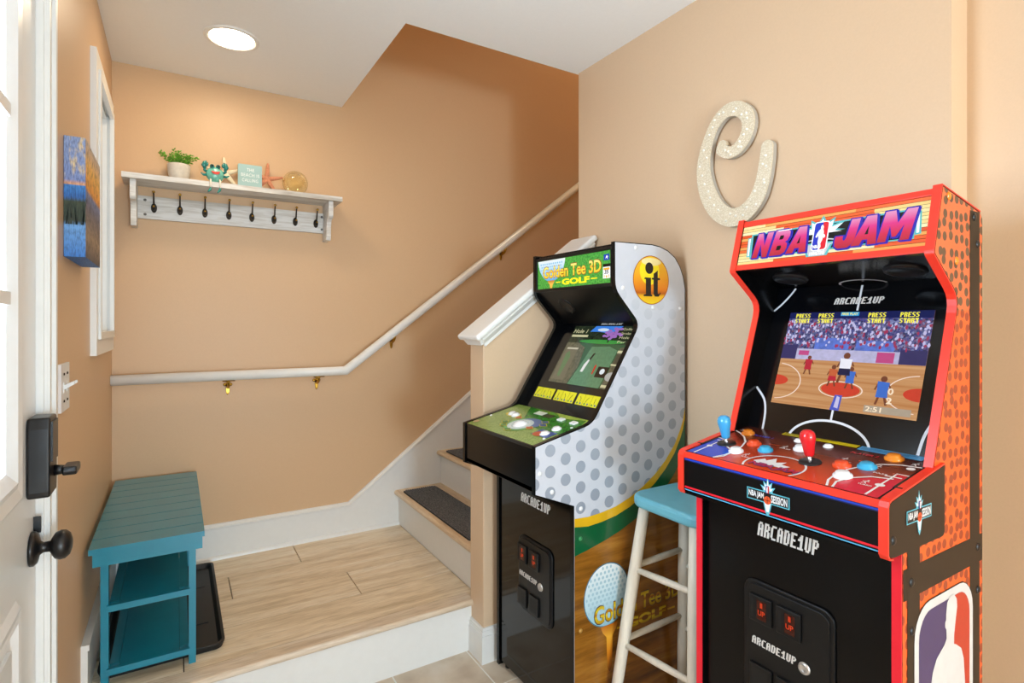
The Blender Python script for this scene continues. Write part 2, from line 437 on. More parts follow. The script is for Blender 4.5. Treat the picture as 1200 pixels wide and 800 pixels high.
for (a, b, c_, d) in ((2.30, 2.335, 1.277, 2.12), (2.685, 2.72, 1.277, 2.12), (2.335, 2.685, 1.277, 1.315), (2.335, 2.685, 2.08, 2.12), (2.335, 2.685, 1.68, 1.715)):
    box('sash_rail', XL-.112, XL-.085, a, b, c_, d, white_m, win, .003)
# entrance door
FX = -.243
jm = struct(boxes('trim_1', [(XL-.12, FX+.012, 1.452, 1.466, 0, 2.06), (XL-.12, FX+.012, .60, .614, 0, 2.06), (XL-.12, FX+.012, .614, 1.452, 2.046, 2.06)], white_m), 'white door jamb')
cs = struct(box('trim_2', XL, -.226, 1.46, 1.526, 0, 2.125, white_m, None, .004), 'white moulded door casing beside the light switch')
box('casing_bead', -.228, -.219, 1.508, 1.526, 0, 2.125, white_m, cs, .004)
box('casing_bead', -.228, -.222, 1.462, 1.474, 0, 2.125, white_m, cs, .003)
struct(boxes('trim_3', [(XL, -.22, .535, .60, 0, 2.125), (XL, -.22, .60, 1.46, 2.06, 2.125)], white_m, None, .004), 'white door casing above the door')
GL = (.760, 1.225, 1.028, 1.975)
dr = boxes('door_1', [(FX-.042, FX, .616, GL[0]-.01, .012, 2.043), (FX-.042, FX, GL[1]+.01, 1.449, .012, 2.043), (FX-.042, FX, GL[0]-.01, GL[1]+.01, .012, GL[2]-.01), (FX-.042, FX, GL[0]-.01, GL[1]+.01, GL[3]+.01, 2.043)], door_m)
struct(dr, 'white entrance door with glass panes and black hardware')
def ring_profile(name, y0, y1, z0, z1, wd, x0, x1, m, parent):   # bevelled picture-frame moulding lying on the door
    bm = bmesh.new()
    prof = [(0, x0), (.25, x1), (.55, x1-.2*(x1-x0)), (.7, x1), (1, x0)]
    rings = []
    for k, x in prof:
        d = wd*k; rings.append([bm.verts.new(q) for q in ((x, y0+d, z0+d), (x, y1-d, z0+d), (x, y1-d, z1-d), (x, y0+d, z1-d))])
    for a, b in zip(rings, rings[1:]):
        for k in range(4): bm.faces.new((a[k], a[(k+1) % 4], b[(k+1) % 4], b[k]))
    bmesh.ops.recalc_face_normals(bm, faces=bm.faces[:])
    return from_bm(name, bm, m, parent)
ring_profile('lite_frame', GL[0]-.068, GL[1]+.068, GL[2]-.050, GL[3]+.050, .072, FX, FX+.012, door_m, dr)
cy = [GL[0]+(GL[1]-GL[0])*k/3 for k in range(4)]; cz = [GL[2]+(GL[3]-GL[2])*k/3 for k in range(4)]
for k in (1, 2):
    box('muntin', FX-.02, FX+.006, cy[k]-.011, cy[k]+.011, GL[2], GL[3], door_m, dr, .004)
    box('muntin', FX-.02, FX+.006, GL[0], GL[1], cz[k]-.011, cz[k]+.011, door_m, dr, .004)
for i in range(3):
    for j in range(3): box('pane', FX-.022, FX-.018, cy[i], cy[i+1], cz[j], cz[j+1], pane_m, dr)
for a, b in ((.735, .965), (1.02, 1.29)):
    ring_profile('panel_moulding', a, b, .25, .81, .04, FX, FX+.009, door_m, dr)
    box('raised_panel', FX-.004, FX+.006, a+.06, b-.06, .31, .75, door_m, dr, .005)
# deadbolt and knob
fD = Frame((FX, 1.397, 1.04), (0, -1, 0), (0, 0, 1)); fD.N = Vector((1, 0, 0)); fD.U = Vector((0, 1, 0))
db = prism('deadbolt', [(1.362, .968), (1.432, .968), (1.436, .99), (1.436, 1.115), (1.43, 1.121), (1.366, 1.121), (1.36, 1.10), (1.36, .98)], 'X', FX+.001, FX+.036, blkhw_m, dr, .008, 3)
db['label'] = 'black deadbolt housing'
box('deadbolt_cover', FX+.034, FX+.039, 1.372, 1.426, 1.035, 1.112, blkhw_m, db, .006)
fk = Frame((FX+.037, 1.40, 1.012), (0, 1, 0), (0, 0, 1))
lathe('thumb_turn_stem', [(0, 0), (.011, 0), (.008, .018), (0, .018)], fk, blkhw_m, db)
prism('thumb_turn', [(1.375, 1.004), (1.425, 1.004), (1.429, 1.012), (1.425, 1.021), (1.375, 1.021), (1.371, 1.012)], 'X', FX+.052, FX+.075, blkhw_m, db, .003)
fk = Frame((FX, 1.404, .862), (0, 1, 0), (0, 0, 1))
kn = lathe('door_knob', [(0, .001), (.033, .001), (.033, .006), (.028, .011), (.014, .014), (.010, .020), (.0105, .030), (.017, .033), (.025, .038), (.0285, .046), (.0275, .054), (.021, .061), (.010, .0645), (0, .065)], fk, blkhw_m, dr, segs=28)
kn['label'] = 'black round knob'
prism('latch_tab', [(1.428, .885), (1.433, .887), (1.433, .912), (1.428, .918)], 'X', FX, FX+.012, blkhw_m, dr)
# switch plate
sw = thing('light_switch', 'white two-gang light switch plate between door casing and canvas picture', 'light switch', (XL, 1.72, 1.09))
box('cover_plate', XL, XL+.006, 1.66, 1.778, 1.09, 1.205, plugw_m, sw, .003)
for y in (1.696, 1.742):
    box('toggle_slot', XL+.005, XL+.0075, y-.006, y+.006, 1.135, 1.16, white_m, sw, .001)
    prism('toggle', [(XL+.006, 1.142), (XL+.006, 1.153), (XL+.026, 1.162), (XL+.027, 1.155)], 'Y', y-.0045, y+.0045, plugw_m, sw, .001)
    for z in (1.115, 1.18): lathe('screw', [(0, .0025), (.003, .002), (.0035, 0)], Frame((XL+.006, y, z), (0, 1, 0), (0, 0, 1)), bronze_m, sw, segs=10)
# skirtings
def skirt_top(x): return .350 if x < .779 else .350+(x-.779)*.751
sk = prism('baseboard_back', [(XL, L), (1.045, L), (1.3, L), (4.4, 2.2), (4.4, skirt_top(4.4)), (.779, .350), (XL, .350)], 'Y', YB-.013, YB, white_m)
struct(sk, 'white skirting board following landing and stairs')
def sweep_xz(name, path, prof, m, parent):               # profile (y, n) swept along a path in the x-z plane
    bm = bmesh.new(); pts = [Vector(p) for p in path]; rings = []
    for i, p in enumerate(pts):
        a = (pts[i]-pts[i-1]).normalized() if i else None; b = (pts[i+1]-pts[i]).normalized() if i < len(pts)-1 else None
        t = ((a or b)+(b or a)).normalized(); k = 1/t.dot(a or b); n = Vector((-t.y, t.x))*k
        rings.append([bm.verts.new((p.x+n.x*h, y, p.y+n.y*h)) for y, h in prof])
    q = len(prof)
    for a, b in zip(rings, rings[1:]):
        for k in range(q): bm.faces.new((a[k], a[(k+1) % q], b[(k+1) % q], b[k]))
    bm.faces.new(rings[0]); bm.faces.new(rings[-1][::-1]); bmesh.ops.recalc_face_normals(bm, faces=bm.faces[:])
    return from_bm(name, bm, m, parent)
sweep_xz('skirting_cap', [(XL, .345), (.779, .345), (4.4, .345+3.621*.751)], [(YB, 0), (YB-.016, 0), (YB-.020, .004), (YB-.020, .010), (YB-.013, .014), (YB-.010, .020), (YB, .022)], white_m, sk)
prism('shoe_moulding', [(YB-.013, L), (YB-.027, L), (YB-.025, L+.009), (YB-.019, L+.015), (YB-.013, L+.017)], 'X', XL, 1.045, white_m, sk)
sl = struct(box('baseboard_left', XL, XL+.016, 2.02, YB-.02, L, .345, white_m, None, .003), 'white skirting board behind the teal bench')
box('skirting_cap', XL, XL+.02, 2.02, YB-.02, .345, .362, white_m, sl, .004)
struct(box('baseboard_left_lower', XL, XL+.014, 1.53, 1.962, 0, .11, white_m, None, .003))

# landing: planks, bullnose, riser
lg = struct(box('stair_landing', XL, 1.045, 1.977, YB-.013, 0, L-.013, mat('subfloor', '#4A3A28', .9)), 'raised landing of pale oak planks')
struct(lg)
rows = [(2.681, YB-.013, [.493]), (2.461, 2.681, [.192, 1.2]), (2.235, 2.461, [-.1, .644]), (2.022, 2.235, [.02])]
gp = .0030
for y0, y1, js in rows:
    xs = [XL]+[j for j in js if XL < j < 1.045]+[1.045]
    for a, b in zip(xs, xs[1:]): box('plank', a+gp*.6, b-gp*.6, y0+gp*.5, y1-gp*.5, L-.0125, L, plank_m, lg, .0009, 1)
def bull(y_tip, y_back, z_top, t):
    c = t/2; out = [(y_back, z_top-t), (y_back, z_top)]
    for k in range(9):
        a = math.radians(90+180*k/8); out.append((y_tip+c+c*math.cos(a), z_top-c+c*math.sin(a)))
    return out
prism('nosing', bull(1.948, 2.0205, L+.0005, .024), 'X', XL, 1.012, nose_m, lg, 0)
box('plank', 1.0128, 1.0445, 1.9775, 2.0215, L-.0125, L, plank_m, lg, .0009, 1)
box('riser', XL, 1.012, 1.965, 1.977, 0, L-.022, white_m, lg)
# stairs
st = struct(box('staircase', 1.06, 4.4, 1.976, YB-.013, 0, .15, white_m), 'white stairs with pale oak treads')
RISE, RUN = .188, .252
for i in range(12):
    rx = 1.045+RUN*i; zt = L+RISE*(i+1)
    box('riser', rx, rx+.014, 1.976, YB-.013, zt-RISE if i else L, zt-.022, white_m, st)
    nx = [(x, z) for x, z in bull(rx-.026, rx+RUN+.006, zt, .026)]
    prism('tread', nx, 'Y', 1.976, YB-.013, nosey_m, st)
def stair_mat(i, label):
    rx = 1.045+RUN*i; zt = L+RISE*(i+1)
    x0, x1, y0, y1 = rx+.004, rx+.198, 2.06, 2.865
    t = thing('stair_mat', label, 'stair mat', ((x0+x1)/2, (y0+y1)/2, zt), 'grey ribbed stair mats')
    prism('mat_base', rrect(x0, x1, y0, y1, .018), 'Z', zt, zt+.003, mat('dark mat backing', '#1B1C1E', .9, var=.2), t)
    bm = bmesh.new(); n = 15
    for k in range(n):
        xa = x0+.004+(x1-x0-.008)*k/n; xb = xa+(x1-x0-.008)/n*.6; e = .012 if k in (0, n-1) else .004
        bm_box(bm, xa, xb, y0+e, y1-e, zt+.0035, zt+.0075)
    r = from_bm('rib', bm, rug_m, t); r['kind'] = 'stuff'
stair_mat(0, 'grey ribbed carpet mat on the lowest tread above the landing')
stair_mat(1, 'grey ribbed carpet mat on the second tread above the landing')
# half wall with cap
HX = 1.008
def hz(x): return 1.226+(x-HX)*.747
hw = prism('wall_half', [(HX, 0), (XR, 0), (XR, hz(XR)), (HX, hz(HX))], 'Y', 1.865, 1.975, wall_lit_m, None, .003)
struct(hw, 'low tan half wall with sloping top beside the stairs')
sd = Vector((1, 0, .747)).normalized(); sn = Vector((-.747, 0, 1)).normalized()
def slope_bar(name, s0, s1, prof, m, parent, bevel=0):   # profile (y, n) along the sloping top of the half wall
    O = Vector((HX, 0, hz(HX))); bm = bmesh.new()
    A = [bm.verts.new(O+sd*s0+sn*h+Vector((0, y, 0))) for y, h in prof]; B = [bm.verts.new(O+sd*s1+sn*h+Vector((0, y, 0))) for y, h in prof]
    n = len(prof); bm.faces.new(A); bm.faces.new(B[::-1])
    for i in range(n): bm.faces.new((A[i], B[i], B[(i+1) % n], A[(i+1) % n]))
    bmesh.ops.recalc_face_normals(bm, faces=bm.faces[:])
    if bevel: bev(bm, bevel, 3)
    return from_bm(name, bm, m, parent)
cap = thing('half_wall_cap', 'white painted sloping cap board on top of the half wall', 'wall cap', (HX, 1.92, hz(HX)))
s_end = (XR-HX)/sd.x
slope_bar('cap_board', -.022, s_end+.018, [(1.832, .026), (2.006, .026), (2.006, .052), (1.832, .052)], cap_m, cap, .0105)
slope_bar('cap_moulding', -.002, s_end-.004, [(1.848, .026), (1.864, .002), (1.866, -.012), (1.858, -.012), (1.857, .0), (1.842, .018), (1.842, .0265)], cap_m, cap)
slope_bar('cap_moulding', -.002, s_end-.004, [(1.992, .026), (1.976, .002), (1.974, -.012), (1.982, -.012), (1.983, .0), (1.998, .018), (1.998, .0265)], cap_m, cap)
slope_bar('cap_moulding', -.012, .001, [(1.850, .0265), (1.990, .0265), (1.980, .0), (1.860, .0)], cap_m, cap)
slope_bar('cap_core', .002, s_end-.004, [(1.866, -.001), (1.974, -.001), (1.99, .0262), (1.85, .0262)], cap_m, cap)
bb = struct(boxes('baseboard_half_wall', [(HX-.013, HX, 1.852, 1.985, 0, .105), (HX, 1.069, 1.852, 1.865, 0, .105)], white_m, None, .002), 'white skirting at the foot of the half wall')
boxes('skirting_cap', [(HX-.010, HX, 1.855, 1.983, .105, .123), (HX, 1.069, 1.855, 1.865, .105, .123)], white_m, bb, .003)
boxes('skirting_cap', [(HX-.006, HX, 1.859, 1.98, .123, .134), (HX, 1.069, 1.859, 1.865, .123, .134)], white_m, bb, .002)

# recessed ceiling light
dl = thing('ceiling_light', 'round recessed ceiling light with bright white lens', 'ceiling light', (.189, 2.45, ZC))
fc = Frame((.189, 2.45, ZC), (1, 0, 0), (0, -1, 0))
lathe('trim_ring', [(.100, 0), (.100, .003), (.095, .006), (.084, .006), (.080, .002), (.080, 0)], fc, white_m, dl, segs=48)
dm, nt, b = nodes_of('lamp lens'); b.inputs['Base Color'].default_value = (.9, .9, .9, 1)
b.inputs['Emission Color'].default_value = (1, .80, .56, 1); b.inputs['Emission Strength'].default_value = DOWNLIGHT
lathe('lens', [(0, .0035), (.07, .0035), (.081, .002), (.081, .0005)], fc, dm, dl, segs=48)

# handrail
hr = thing('handrail', 'white round handrail with brass brackets along the back wall', 'handrail', (.5, YB, 1.0))
RZ = 1.063; RS = .756
def rail_z(x): return RZ if x < .742 else RZ+(x-.742)*RS
pth = [(XL+.001, 2.862, RZ), (.742, 2.862, RZ), (3.6, 2.862, rail_z(3.6))]
tube('rail', pth, .0225, cap_m, hr, 20)
for bx, bz in ((.207, RZ), (.611, RZ), (1.006, rail_z(1.006)), (1.701, rail_z(1.701)), (2.5, rail_z(2.5))):
    b_ = prism('bracket', ell(bx, bz-.062, .0085, .034, 20), 'Y', YB-.005, YB, brass_m, hr, .0015)
    tube('bracket_arm', [(bx, YB-.004, bz-.055), (bx, YB-.022, bz-.058), (bx, 2.878, bz-.050), (bx, 2.864, bz-.036), (bx, 2.862, bz-.021)], [.0085, .0075, .0065, .006, .006], brass_m, b_, 10)
    sl_ = RS if bx > .742 else 0
    tube('saddle', [(bx-.026, 2.862, bz-.0235-.026*sl_), (bx+.026, 2.862, bz-.0235+.026*sl_)], .004, brass_m, b_, 8)
    for dz in (-.03, .022): ball('screw', (bx, YB-.006, bz-.06+dz), .0034, brass_m, b_, 8, 6)
    for dx in (-.012, .012): ball('bracket_lobe', (bx+dx, YB-.004, bz-.047), (.008, .004, .008), brass_m, b_, 10, 6)

# ================================================================== WALL DECORATION
# canvas picture
def canvas_mat():
    m, nt, b = nodes_of('printed beach canvas')
    tc = nt.nodes.new('ShaderNodeTexCoord'); sp = nt.nodes.new('ShaderNodeSeparateXYZ'); nt.links.new(tc.outputs['Generated'], sp.inputs[0])
    n1, mp1, _ = noise(nt, (1.2, 1.2, 3), 2.4, 6, 'Generated'); n2, mp2, _ = noise(nt, (9, 9, 14), 1.6, 6, 'Generated')
    r = ramp(nt, sp.outputs['Z'], [(0, hexc('#3E7FD0')), (.26, hexc('#6FA6E0')), (.30, hexc('#2C3B2E')), (.46, hexc('#3F4B33')), (.5, hexc('#2F6FC0')), (.595, hexc('#3F86CF')), (.605, hexc('#E8A66A')), (.64, hexc('#7F93C8')), (1, hexc('#8FA3CE'))])
    cl_ = ramp(nt, n1.outputs['Fac'], [(.5, (0, 0, 0, 1)), (.66, (1, 1, 1, 1))])
    hi = ramp(nt, sp.outputs['Z'], [(.6, (0, 0, 0, 1)), (.7, (1, 1, 1, 1))])
    mm = nt.nodes.new('ShaderNodeMath'); mm.operation = 'MULTIPLY'; nt.links.new(cl_.outputs[0], mm.inputs[0]); nt.links.new(hi.outputs[0], mm.inputs[1])
    m1 = nt.nodes.new('ShaderNodeMixRGB'); nt.links.new(mm.outputs[0], m1.inputs[0]); nt.links.new(r.outputs[0], m1.inputs[1]); m1.inputs[2].default_value = hexc('#E9CF96')
    # the picture's front shows a sunset over dunes
    r3 = ramp(nt, sp.outputs['Z'], [(0, hexc('#4A4650')), (.2, hexc('#A08A72')), (.42, hexc('#6F6A76')), (.56, hexc('#6C7AA8')), (.60, hexc('#E99A2E')), (.8, hexc('#F5C060')), (1, hexc('#C9B9AE'))])
    ge = nt.nodes.new('ShaderNodeNewGeometry'); sn_ = nt.nodes.new('ShaderNodeSeparateXYZ'); nt.links.new(ge.outputs['True Normal'], sn_.inputs[0])
    g = ramp(nt, sn_.outputs['X'], [(.4, (0, 0, 0, 1)), (.6, (1, 1, 1, 1))])
    m2 = nt.nodes.new('ShaderNodeMixRGB'); nt.links.new(g.outputs[0], m2.inputs[0]); nt.links.new(m1.outputs[0], m2.inputs[1]); nt.links.new(r3.outputs[0], m2.inputs[2])
    st_ = ramp(nt, n2.outputs['Fac'], [(.36, (.35, .35, .42, 1)), (.56, (1.0, 1.0, 1.0, 1))])
    m3 = nt.nodes.new('ShaderNodeMixRGB'); m3.blend_type = 'MULTIPLY'; m3.inputs[0].default_value = .7
    nt.links.new(m2.outputs[0], m3.inputs[1]); nt.links.new(st_.outputs[0], m3.inputs[2])
    nt.links.new(m3.outputs[0], b.inputs['Base Color']); b.inputs['Roughness'].default_value = .6; return m
pc = thing('canvas_picture', 'beach sunset picture printed on deep-edged canvas above the light switch', 'picture', (XL, 1.88, 1.47))
box('canvas', XL+.001, -.194, 1.731, 2.03, 1.468, 1.766, canvas_mat(), pc, .003)
fp = Frame((XL, 1.7306, 1.468), (1, 0, 0), (0, 0, 1))
random.seed(5); gr = []
for k in range(16):
    u = .004+random.random()*.036; h = .05+random.random()*.05; l = (random.random()-.3)*.018
    gr.append([(u-.0012, .08), (u+.0012, .08), (u+l, .08+h)])
decal('printed_grass', gr, fp, .0003, mat('printed grass', '#2A3326', .6), pc)['kind'] = 'stuff'
# letter C
cpts = [(1.190,1.877,.0375),(1.164,1.859,.0385),(1.134,1.860,.0384),(1.106,1.882,.0408),(1.089,1.920,.0432),(1.094,1.959,.0456),(1.125,1.989,.0468),(1.170,1.995,.0432),(1.209,1.971,.0396),(1.237,1.928,.0396),(1.256,1.869,.048),(1.260,1.812,.0552),(1.244,1.745,.0624),(1.209,1.684,.0624),(1.163,1.649,.060),(1.119,1.646,.0564),(1.082,1.666,.0528),(1.054,1.701,.0492),(1.037,1.750,.0456),(1.028,1.800,.0432),(1.024,1.840,.0396)]
cc = catmull(cpts, 4); Lf = []; Rt = []
for i, (y, z, wd) in enumerate(cc):
    a = cc[max(i-1, 0)]; b_ = cc[min(i+1, len(cc)-1)]; t = Vector((b_[0]-a[0], b_[1]-a[1])).normalized(); n = Vector((-t.y, t.x))*wd/2
    Lf.append((y+n.x, z+n.y)); Rt.append((y-n.x, z-n.y))
def semicap(i, rev):
    y, z, wd = cc[i]; j = i+1 if i == 0 else i-1; t = Vector((y-cc[j][0], z-cc[j][1])).normalized(); n = Vector((-t.y, t.x)); return [(y+(n*math.cos(a)+t*math.sin(a)).x*wd/2, z+(n*math.cos(a)+t*math.sin(a)).y*wd/2) for a in [math.pi*k/8 for k in range(1, 8)]]
letter = thing('wall_letter', 'cream beaded cursive letter C hanging on the pale wall', 'wall letter', (XR, 1.14, 1.62))
bm = bmesh.new(); X0, X1 = XR-.008, XR-.024
strips = []
capA, capB = semicap(0, 0), semicap(len(cc)-1, 0)
n = len(cc)
def face_strip(x, flip):
    A = [bm.verts.new((x, *p)) for p in Lf]; B = [bm.verts.new((x, *p)) for p in Rt]
    a = [bm.verts.new((x, *p)) for p in capA]; b = [bm.verts.new((x, *p)) for p in capB]
    for i in range(n-1): bm.faces.new((A[i], A[i+1], B[i+1], B[i]))
    return A, B, a, b
fA = face_strip(X0, 0); fB = face_strip(X1, 1)
dist = lambda p, q: (p.co-q.co).length
def loop_of(S):
    A, B, a, b = S
    b2 = b if dist(A[-1], b[0]) < dist(A[-1], b[-1]) else b[::-1]
    a2 = a if dist(B[0], a[0]) < dist(B[0], a[-1]) else a[::-1]
    bm.faces.new([A[-1]]+b2+[B[-1]]); bm.faces.new([B[0]]+a2+[A[0]])
    return A+b2+B[::-1]+a2
l0, l1 = loop_of(fA), loop_of(fB)
for i in range(len(l0)): j = (i+1) % len(l0); bm.faces.new((l0[i], l0[j], l1[j], l1[i]))
bmesh.ops.recalc_face_normals(bm, faces=bm.faces[:])
from_bm('letter_body', bm, mat('grey letter edge', '#B7B0A4', .7), letter)
bm = bmesh.new(); X0, X1 = X1, X1-.004          # beaded face layer
sh = .0012
fA = face_strip(X0, 0); fB = face_strip(X1, 1); l0, l1 = loop_of(fA), loop_of(fB)
for i in range(len(l0)): j = (i+1) % len(l0); bm.faces.new((l0[i], l0[j], l1[j], l1[i]))
bmesh.ops.recalc_face_normals(bm, faces=bm.faces[:])
def bead_mat():
    m, nt, b = nodes_of('cream bead crust')
    tc = nt.nodes.new('ShaderNodeTexCoord'); v = nt.nodes.new('ShaderNodeTexVoronoi'); v.inputs['Scale'].default_value = 190
    nt.links.new(tc.outputs['Object'], v.inputs['Vector'])
    r = ramp(nt, v.outputs['Distance'], [(.0, hexc('#F2E9D6')), (.55, hexc('#DCCDB0'))])
    nt.links.new(r.outputs[0], b.inputs['Base Color']); b.inputs['Roughness'].default_value = .4
    inv = nt.nodes.new('ShaderNodeMath'); inv.operation = 'SUBTRACT'; inv.inputs[0].default_value = 1; nt.links.new(v.outputs['Distance'], inv.inputs[1])
    bump(nt, b, inv.outputs[0], .6, .002); return m
beadm = bead_mat(); from_bm('beaded_face', bm, beadm, letter)
prism('curl_tip', ell(1.1865, 1.8905, .0165, .0150, 20), 'X', X1+.0012, XR-.010, beadm, letter, .001)
bm = bmesh.new(); random.seed(3)
for i in range(2, n-1, 2):
    y, z, wd = cc[i]; bm_ball(bm, (X1, y+(random.random()-.5)*wd*.6, z+(random.random()-.5)*wd*.5), .0042, 8, 6)
pe = from_bm('pearls', bm, mat('pearl', '#F6F0E2', .15, coat=.5), letter, True); pe['kind'] = 'stuff'
ball('hanging_nail', (XR-.004, 1.158, 2.022), .004, brass_m, letter, 8, 6)

# wall shelf with hooks
sf = thing('wall_shelf', 'whitewashed wooden wall shelf with a row of dark coat hooks', 'shelf', (.255, YB, 1.72))
box('shelf_board', -.194, .703, 2.768, YB, 1.909, 1.931, distress_m, sf, .003)
box('hook_board', -.146, .662, YB-.017, YB, 1.766, 1.866, distress_m, sf, .002)
bpr = [(YB, 1.909), (2.785, 1.909), (2.785, 1.838), (2.792, 1.826), (2.815, 1.822), (2.826, 1.812), (2.832, 1.79), (2.834, 1.74), (2.842, 1.722), (YB, 1.722)]
for x in (-.167, .641): prism('bracket', bpr, 'X', x, x+.022, distress_m, sf, .002)
for x in (-.118, .634):
    for z in (1.848, 1.785): lathe('screw', [(0, .003), (.005, .002), (.006, 0)], Frame((x, YB-.017, z), (1, 0, 0), (0, 0, 1)), mat('steel screw', '#7D7A76', .4, metal=.8), sf, segs=12)
for k in range(8):
    x = -.085+.0985*k; z = 1.815-.0005*k; y = YB-.017
    h = prism('coat_hook', ell(x, z, .0115, .021, 20), 'Y', y-.004, y, bronze_m, sf, .001)
    tube('hook_prong', [(x, y-.003, z+.004), (x, y-.014, z+.006), (x, y-.026, z+.020), (x, y-.034, z+.042), (x, y-.044, z+.062)], [.0042, .004, .0034, .003, .003], bronze_m, h, 8)
    ball('prong_tip', (x, y-.0445, z+.0635), .0058, brass_m, h, 10, 8)
    tube('hook_prong', [(x, y-.003, z-.006), (x, y-.018, z-.012), (x, y-.03, z-.008), (x, y-.033, z+.001)], [.0042, .0036, .0032, .003], bronze_m, h, 8)
    ball('prong_tip', (x, y-.033, z+.003), .0046, brass_m, h, 10, 8)
ZS = 1.931
# potted succulent
pp = thing('potted_plant', 'small green succulent in a pale stone pot on the wall shelf', 'potted plant', (.009, 2.85, ZS))
fz = Frame((.009, 2.85, ZS), (1, 0, 0), (0, 1, 0))
lathe('pot', [(0, 0), (.030, 0), (.034, .006), (.041, .03), (.0445, .06), (.0445, .074), (.041, .076), (.039, .070), (.0, .066)], fz, mat('stone pot', '#CFC6B8', .75, var=.08, nscale=60, bmp=.2), pp, segs=28)
lathe('soil', [(0, .069), (.0395, .0685)], fz, mat('soil', '#3B3026', .95), pp)
bm = bmesh.new(); random.seed(11)
def leaf(bm, c, d, ln, wd):
    d = d.normalized(); s = d.cross(Vector((0, 0, 1)) if abs(d.z) < .9 else Vector((1, 0, 0))).normalized(); u = s.cross(d)
    v = [bm.verts.new(c), bm.verts.new(c+d*ln*.55+s*wd), bm.verts.new(c+d*ln), bm.verts.new(c+d*ln*.55-s*wd), bm.verts.new(c+d*ln*.5+u*wd*.5), bm.verts.new(c+d*ln*.5-u*wd*.5)]
    for f in ((0,1,4), (1,2,4), (2,3,4), (3,0,4), (1,0,5), (2,1,5), (3,2,5), (0,3,5)): bm.faces.new([v[i] for i in f])
for k in range(19):
    a = 2*math.pi*k/19+random.random()*.4; out = .25+random.random()*.85; hh = .035+random.random()*.032
    if k in (9, 10): out = 1.5; hh = .05
    if k in (0, 18): out = 1.45; hh = .05
    base = Vector((.009+.02*math.cos(a), 2.85+.02*math.sin(a), ZS+.066)); tip = base+Vector((math.cos(a)*out*.034, math.sin(a)*out*.022, hh))
    for q in range(13):
        t = .15+.85*q/12; c = base.lerp(tip, t)+Vector((0, 0, .004*math.sin(t*3)))
        ang = q*2.4; ax = (tip-base).normalized(); s = ax.cross(Vector((0, 1, .3))).normalized(); u = ax.cross(s)
        leaf(bm, c, s*math.cos(ang)+u*math.sin(ang)+ax*.7, .018-.004*t, .0062)
fo = from_bm('foliage', bm, mat('succulent leaf', '#6FAA32', .5, var=.35, nscale=45), pp); fo['kind'] = 'stuff'
# crab figurine
tealc = mat('glazed teal', '#6FBBA8', .25, var=.3, nscale=55, coat=.4); tealdk = mat('glazed dark teal', '#1F7F78', .25, var=.2, nscale=60, coat=.4)
crm = mat('cream glaze', '#EFE6D6', .4)
cr = thing('crab_figurine', 'teal ceramic crab with a red smile sitting on the shelf edge, legs dangling', 'figurine', (.147, 2.79, ZS))
ball('body', (.147, 2.79, ZS+.037), (.036, .024, .035), tealc, cr, 20, 14)
for dx in (-.012, .012):
    e = ball('eye', (.147+dx, 2.778, ZS+.071), .0095, tealdk, cr, 12, 8); ball('pupil', (.147+dx, 2.7695, ZS+.072), .0048, mat('eye dark', '#2A1416', .15), e, 10, 6)
fm = Frame((.147, 2.764, ZS+.04), (1, 0, 0), (0, 0, 1))
mo = [(-.018, .009), (-.012, .007), (0, .005), (.012, .007), (.018, .009), (.014, -.001), (.006, -.006), (-.006, -.006), (-.014, -.001)]
prism('mouth', [(.149+a, ZS+.04+b) for a, b in mo], 'Y', 2.7635, 2.772, mat('red mouth', '#D8402E', .3), cr, .001)
for s_ in (-1, 1):
    tube('arm', [(.147+s_*.030, 2.788, ZS+.045), (.147+s_*.041, 2.783, ZS+.052), (.147+s_*.040, 2.781, ZS+.062)], [.006, .0055, .006], tealdk, cr, 10)
    c = tube('claw', [(.147+s_*.040, 2.781, ZS+.058), (.147+s_*.044, 2.781, ZS+.072), (.147+s_*.040, 2.781, ZS+.085), (.147+s_*.033, 2.781, ZS+.092)], [.006, .010, .008, .002], tealdk, cr, 10)
    tube('claw_finger', [(.147+s_*.035, 2.781, ZS+.070), (.147+s_*.030, 2.781, ZS+.079), (.147+s_*.029, 2.781, ZS+.087)], [.005, .005, .0015], tealdk, c, 8)
    tube('side_leg', [(.147+s_*.032, 2.786, ZS+.032), (.147+s_*.046, 2.78, ZS+.03), (.147+s_*.056, 2.778, ZS+.037)], [.006, .005, .002], tealdk, cr, 8)
    tube('hanging_leg', [(.147+s_*.018, 2.775, ZS+.012), (.147+s_*.0185, 2.761, ZS+.004), (.147+s_*.0185, 2.759, ZS-.032)], .0035, crm, cr, 8)
    tube('foot', [(.147+s_*.0185, 2.760, ZS-.028), (.147+s_*.0185-.002, 2.757, ZS-.038), (.147+s_*.0185-.010, 2.748, ZS-.050)], [.0045, .006, .003], tealdk, cr, 8)
# starfish
def starfish(name, label, c, R, rot, m, lean, y0, r0=.010):
    t = bmesh.new(); cen = Vector(c)
    for k in range(5):
        a = rot+2*math.pi*k/5; Rk = R[k] if isinstance(R, list) else R
        d = Vector((math.cos(a), lean*math.sin(a), math.sin(a)))
        bm_tube(t, [cen-d*.004, cen+d*Rk*.3, cen+d*Rk*.7, cen+d*Rk*.95, cen+d*Rk], [r0*1.15, r0, r0*.75, r0*.5, r0*.15], 10, True, .6)
    bm_ball(t, cen, (r0*1.3, r0*.8, r0*1.3), 10, 8)
    bmesh.ops.recalc_face_normals(t, faces=t.faces[:])
    return from_bm(name, t, m, None, True)
tag(starfish('starfish', 'cream starfish leaning on the wall behind the crab', (.195, 2.900, 2.006), .078, math.radians(90+4), mat('cream starfish', '#EBDDBE', .8, var=.08, nscale=150, bmp=.4), .12, 0, .0105), 'cream finger starfish standing behind the teal crab', 'starfish')
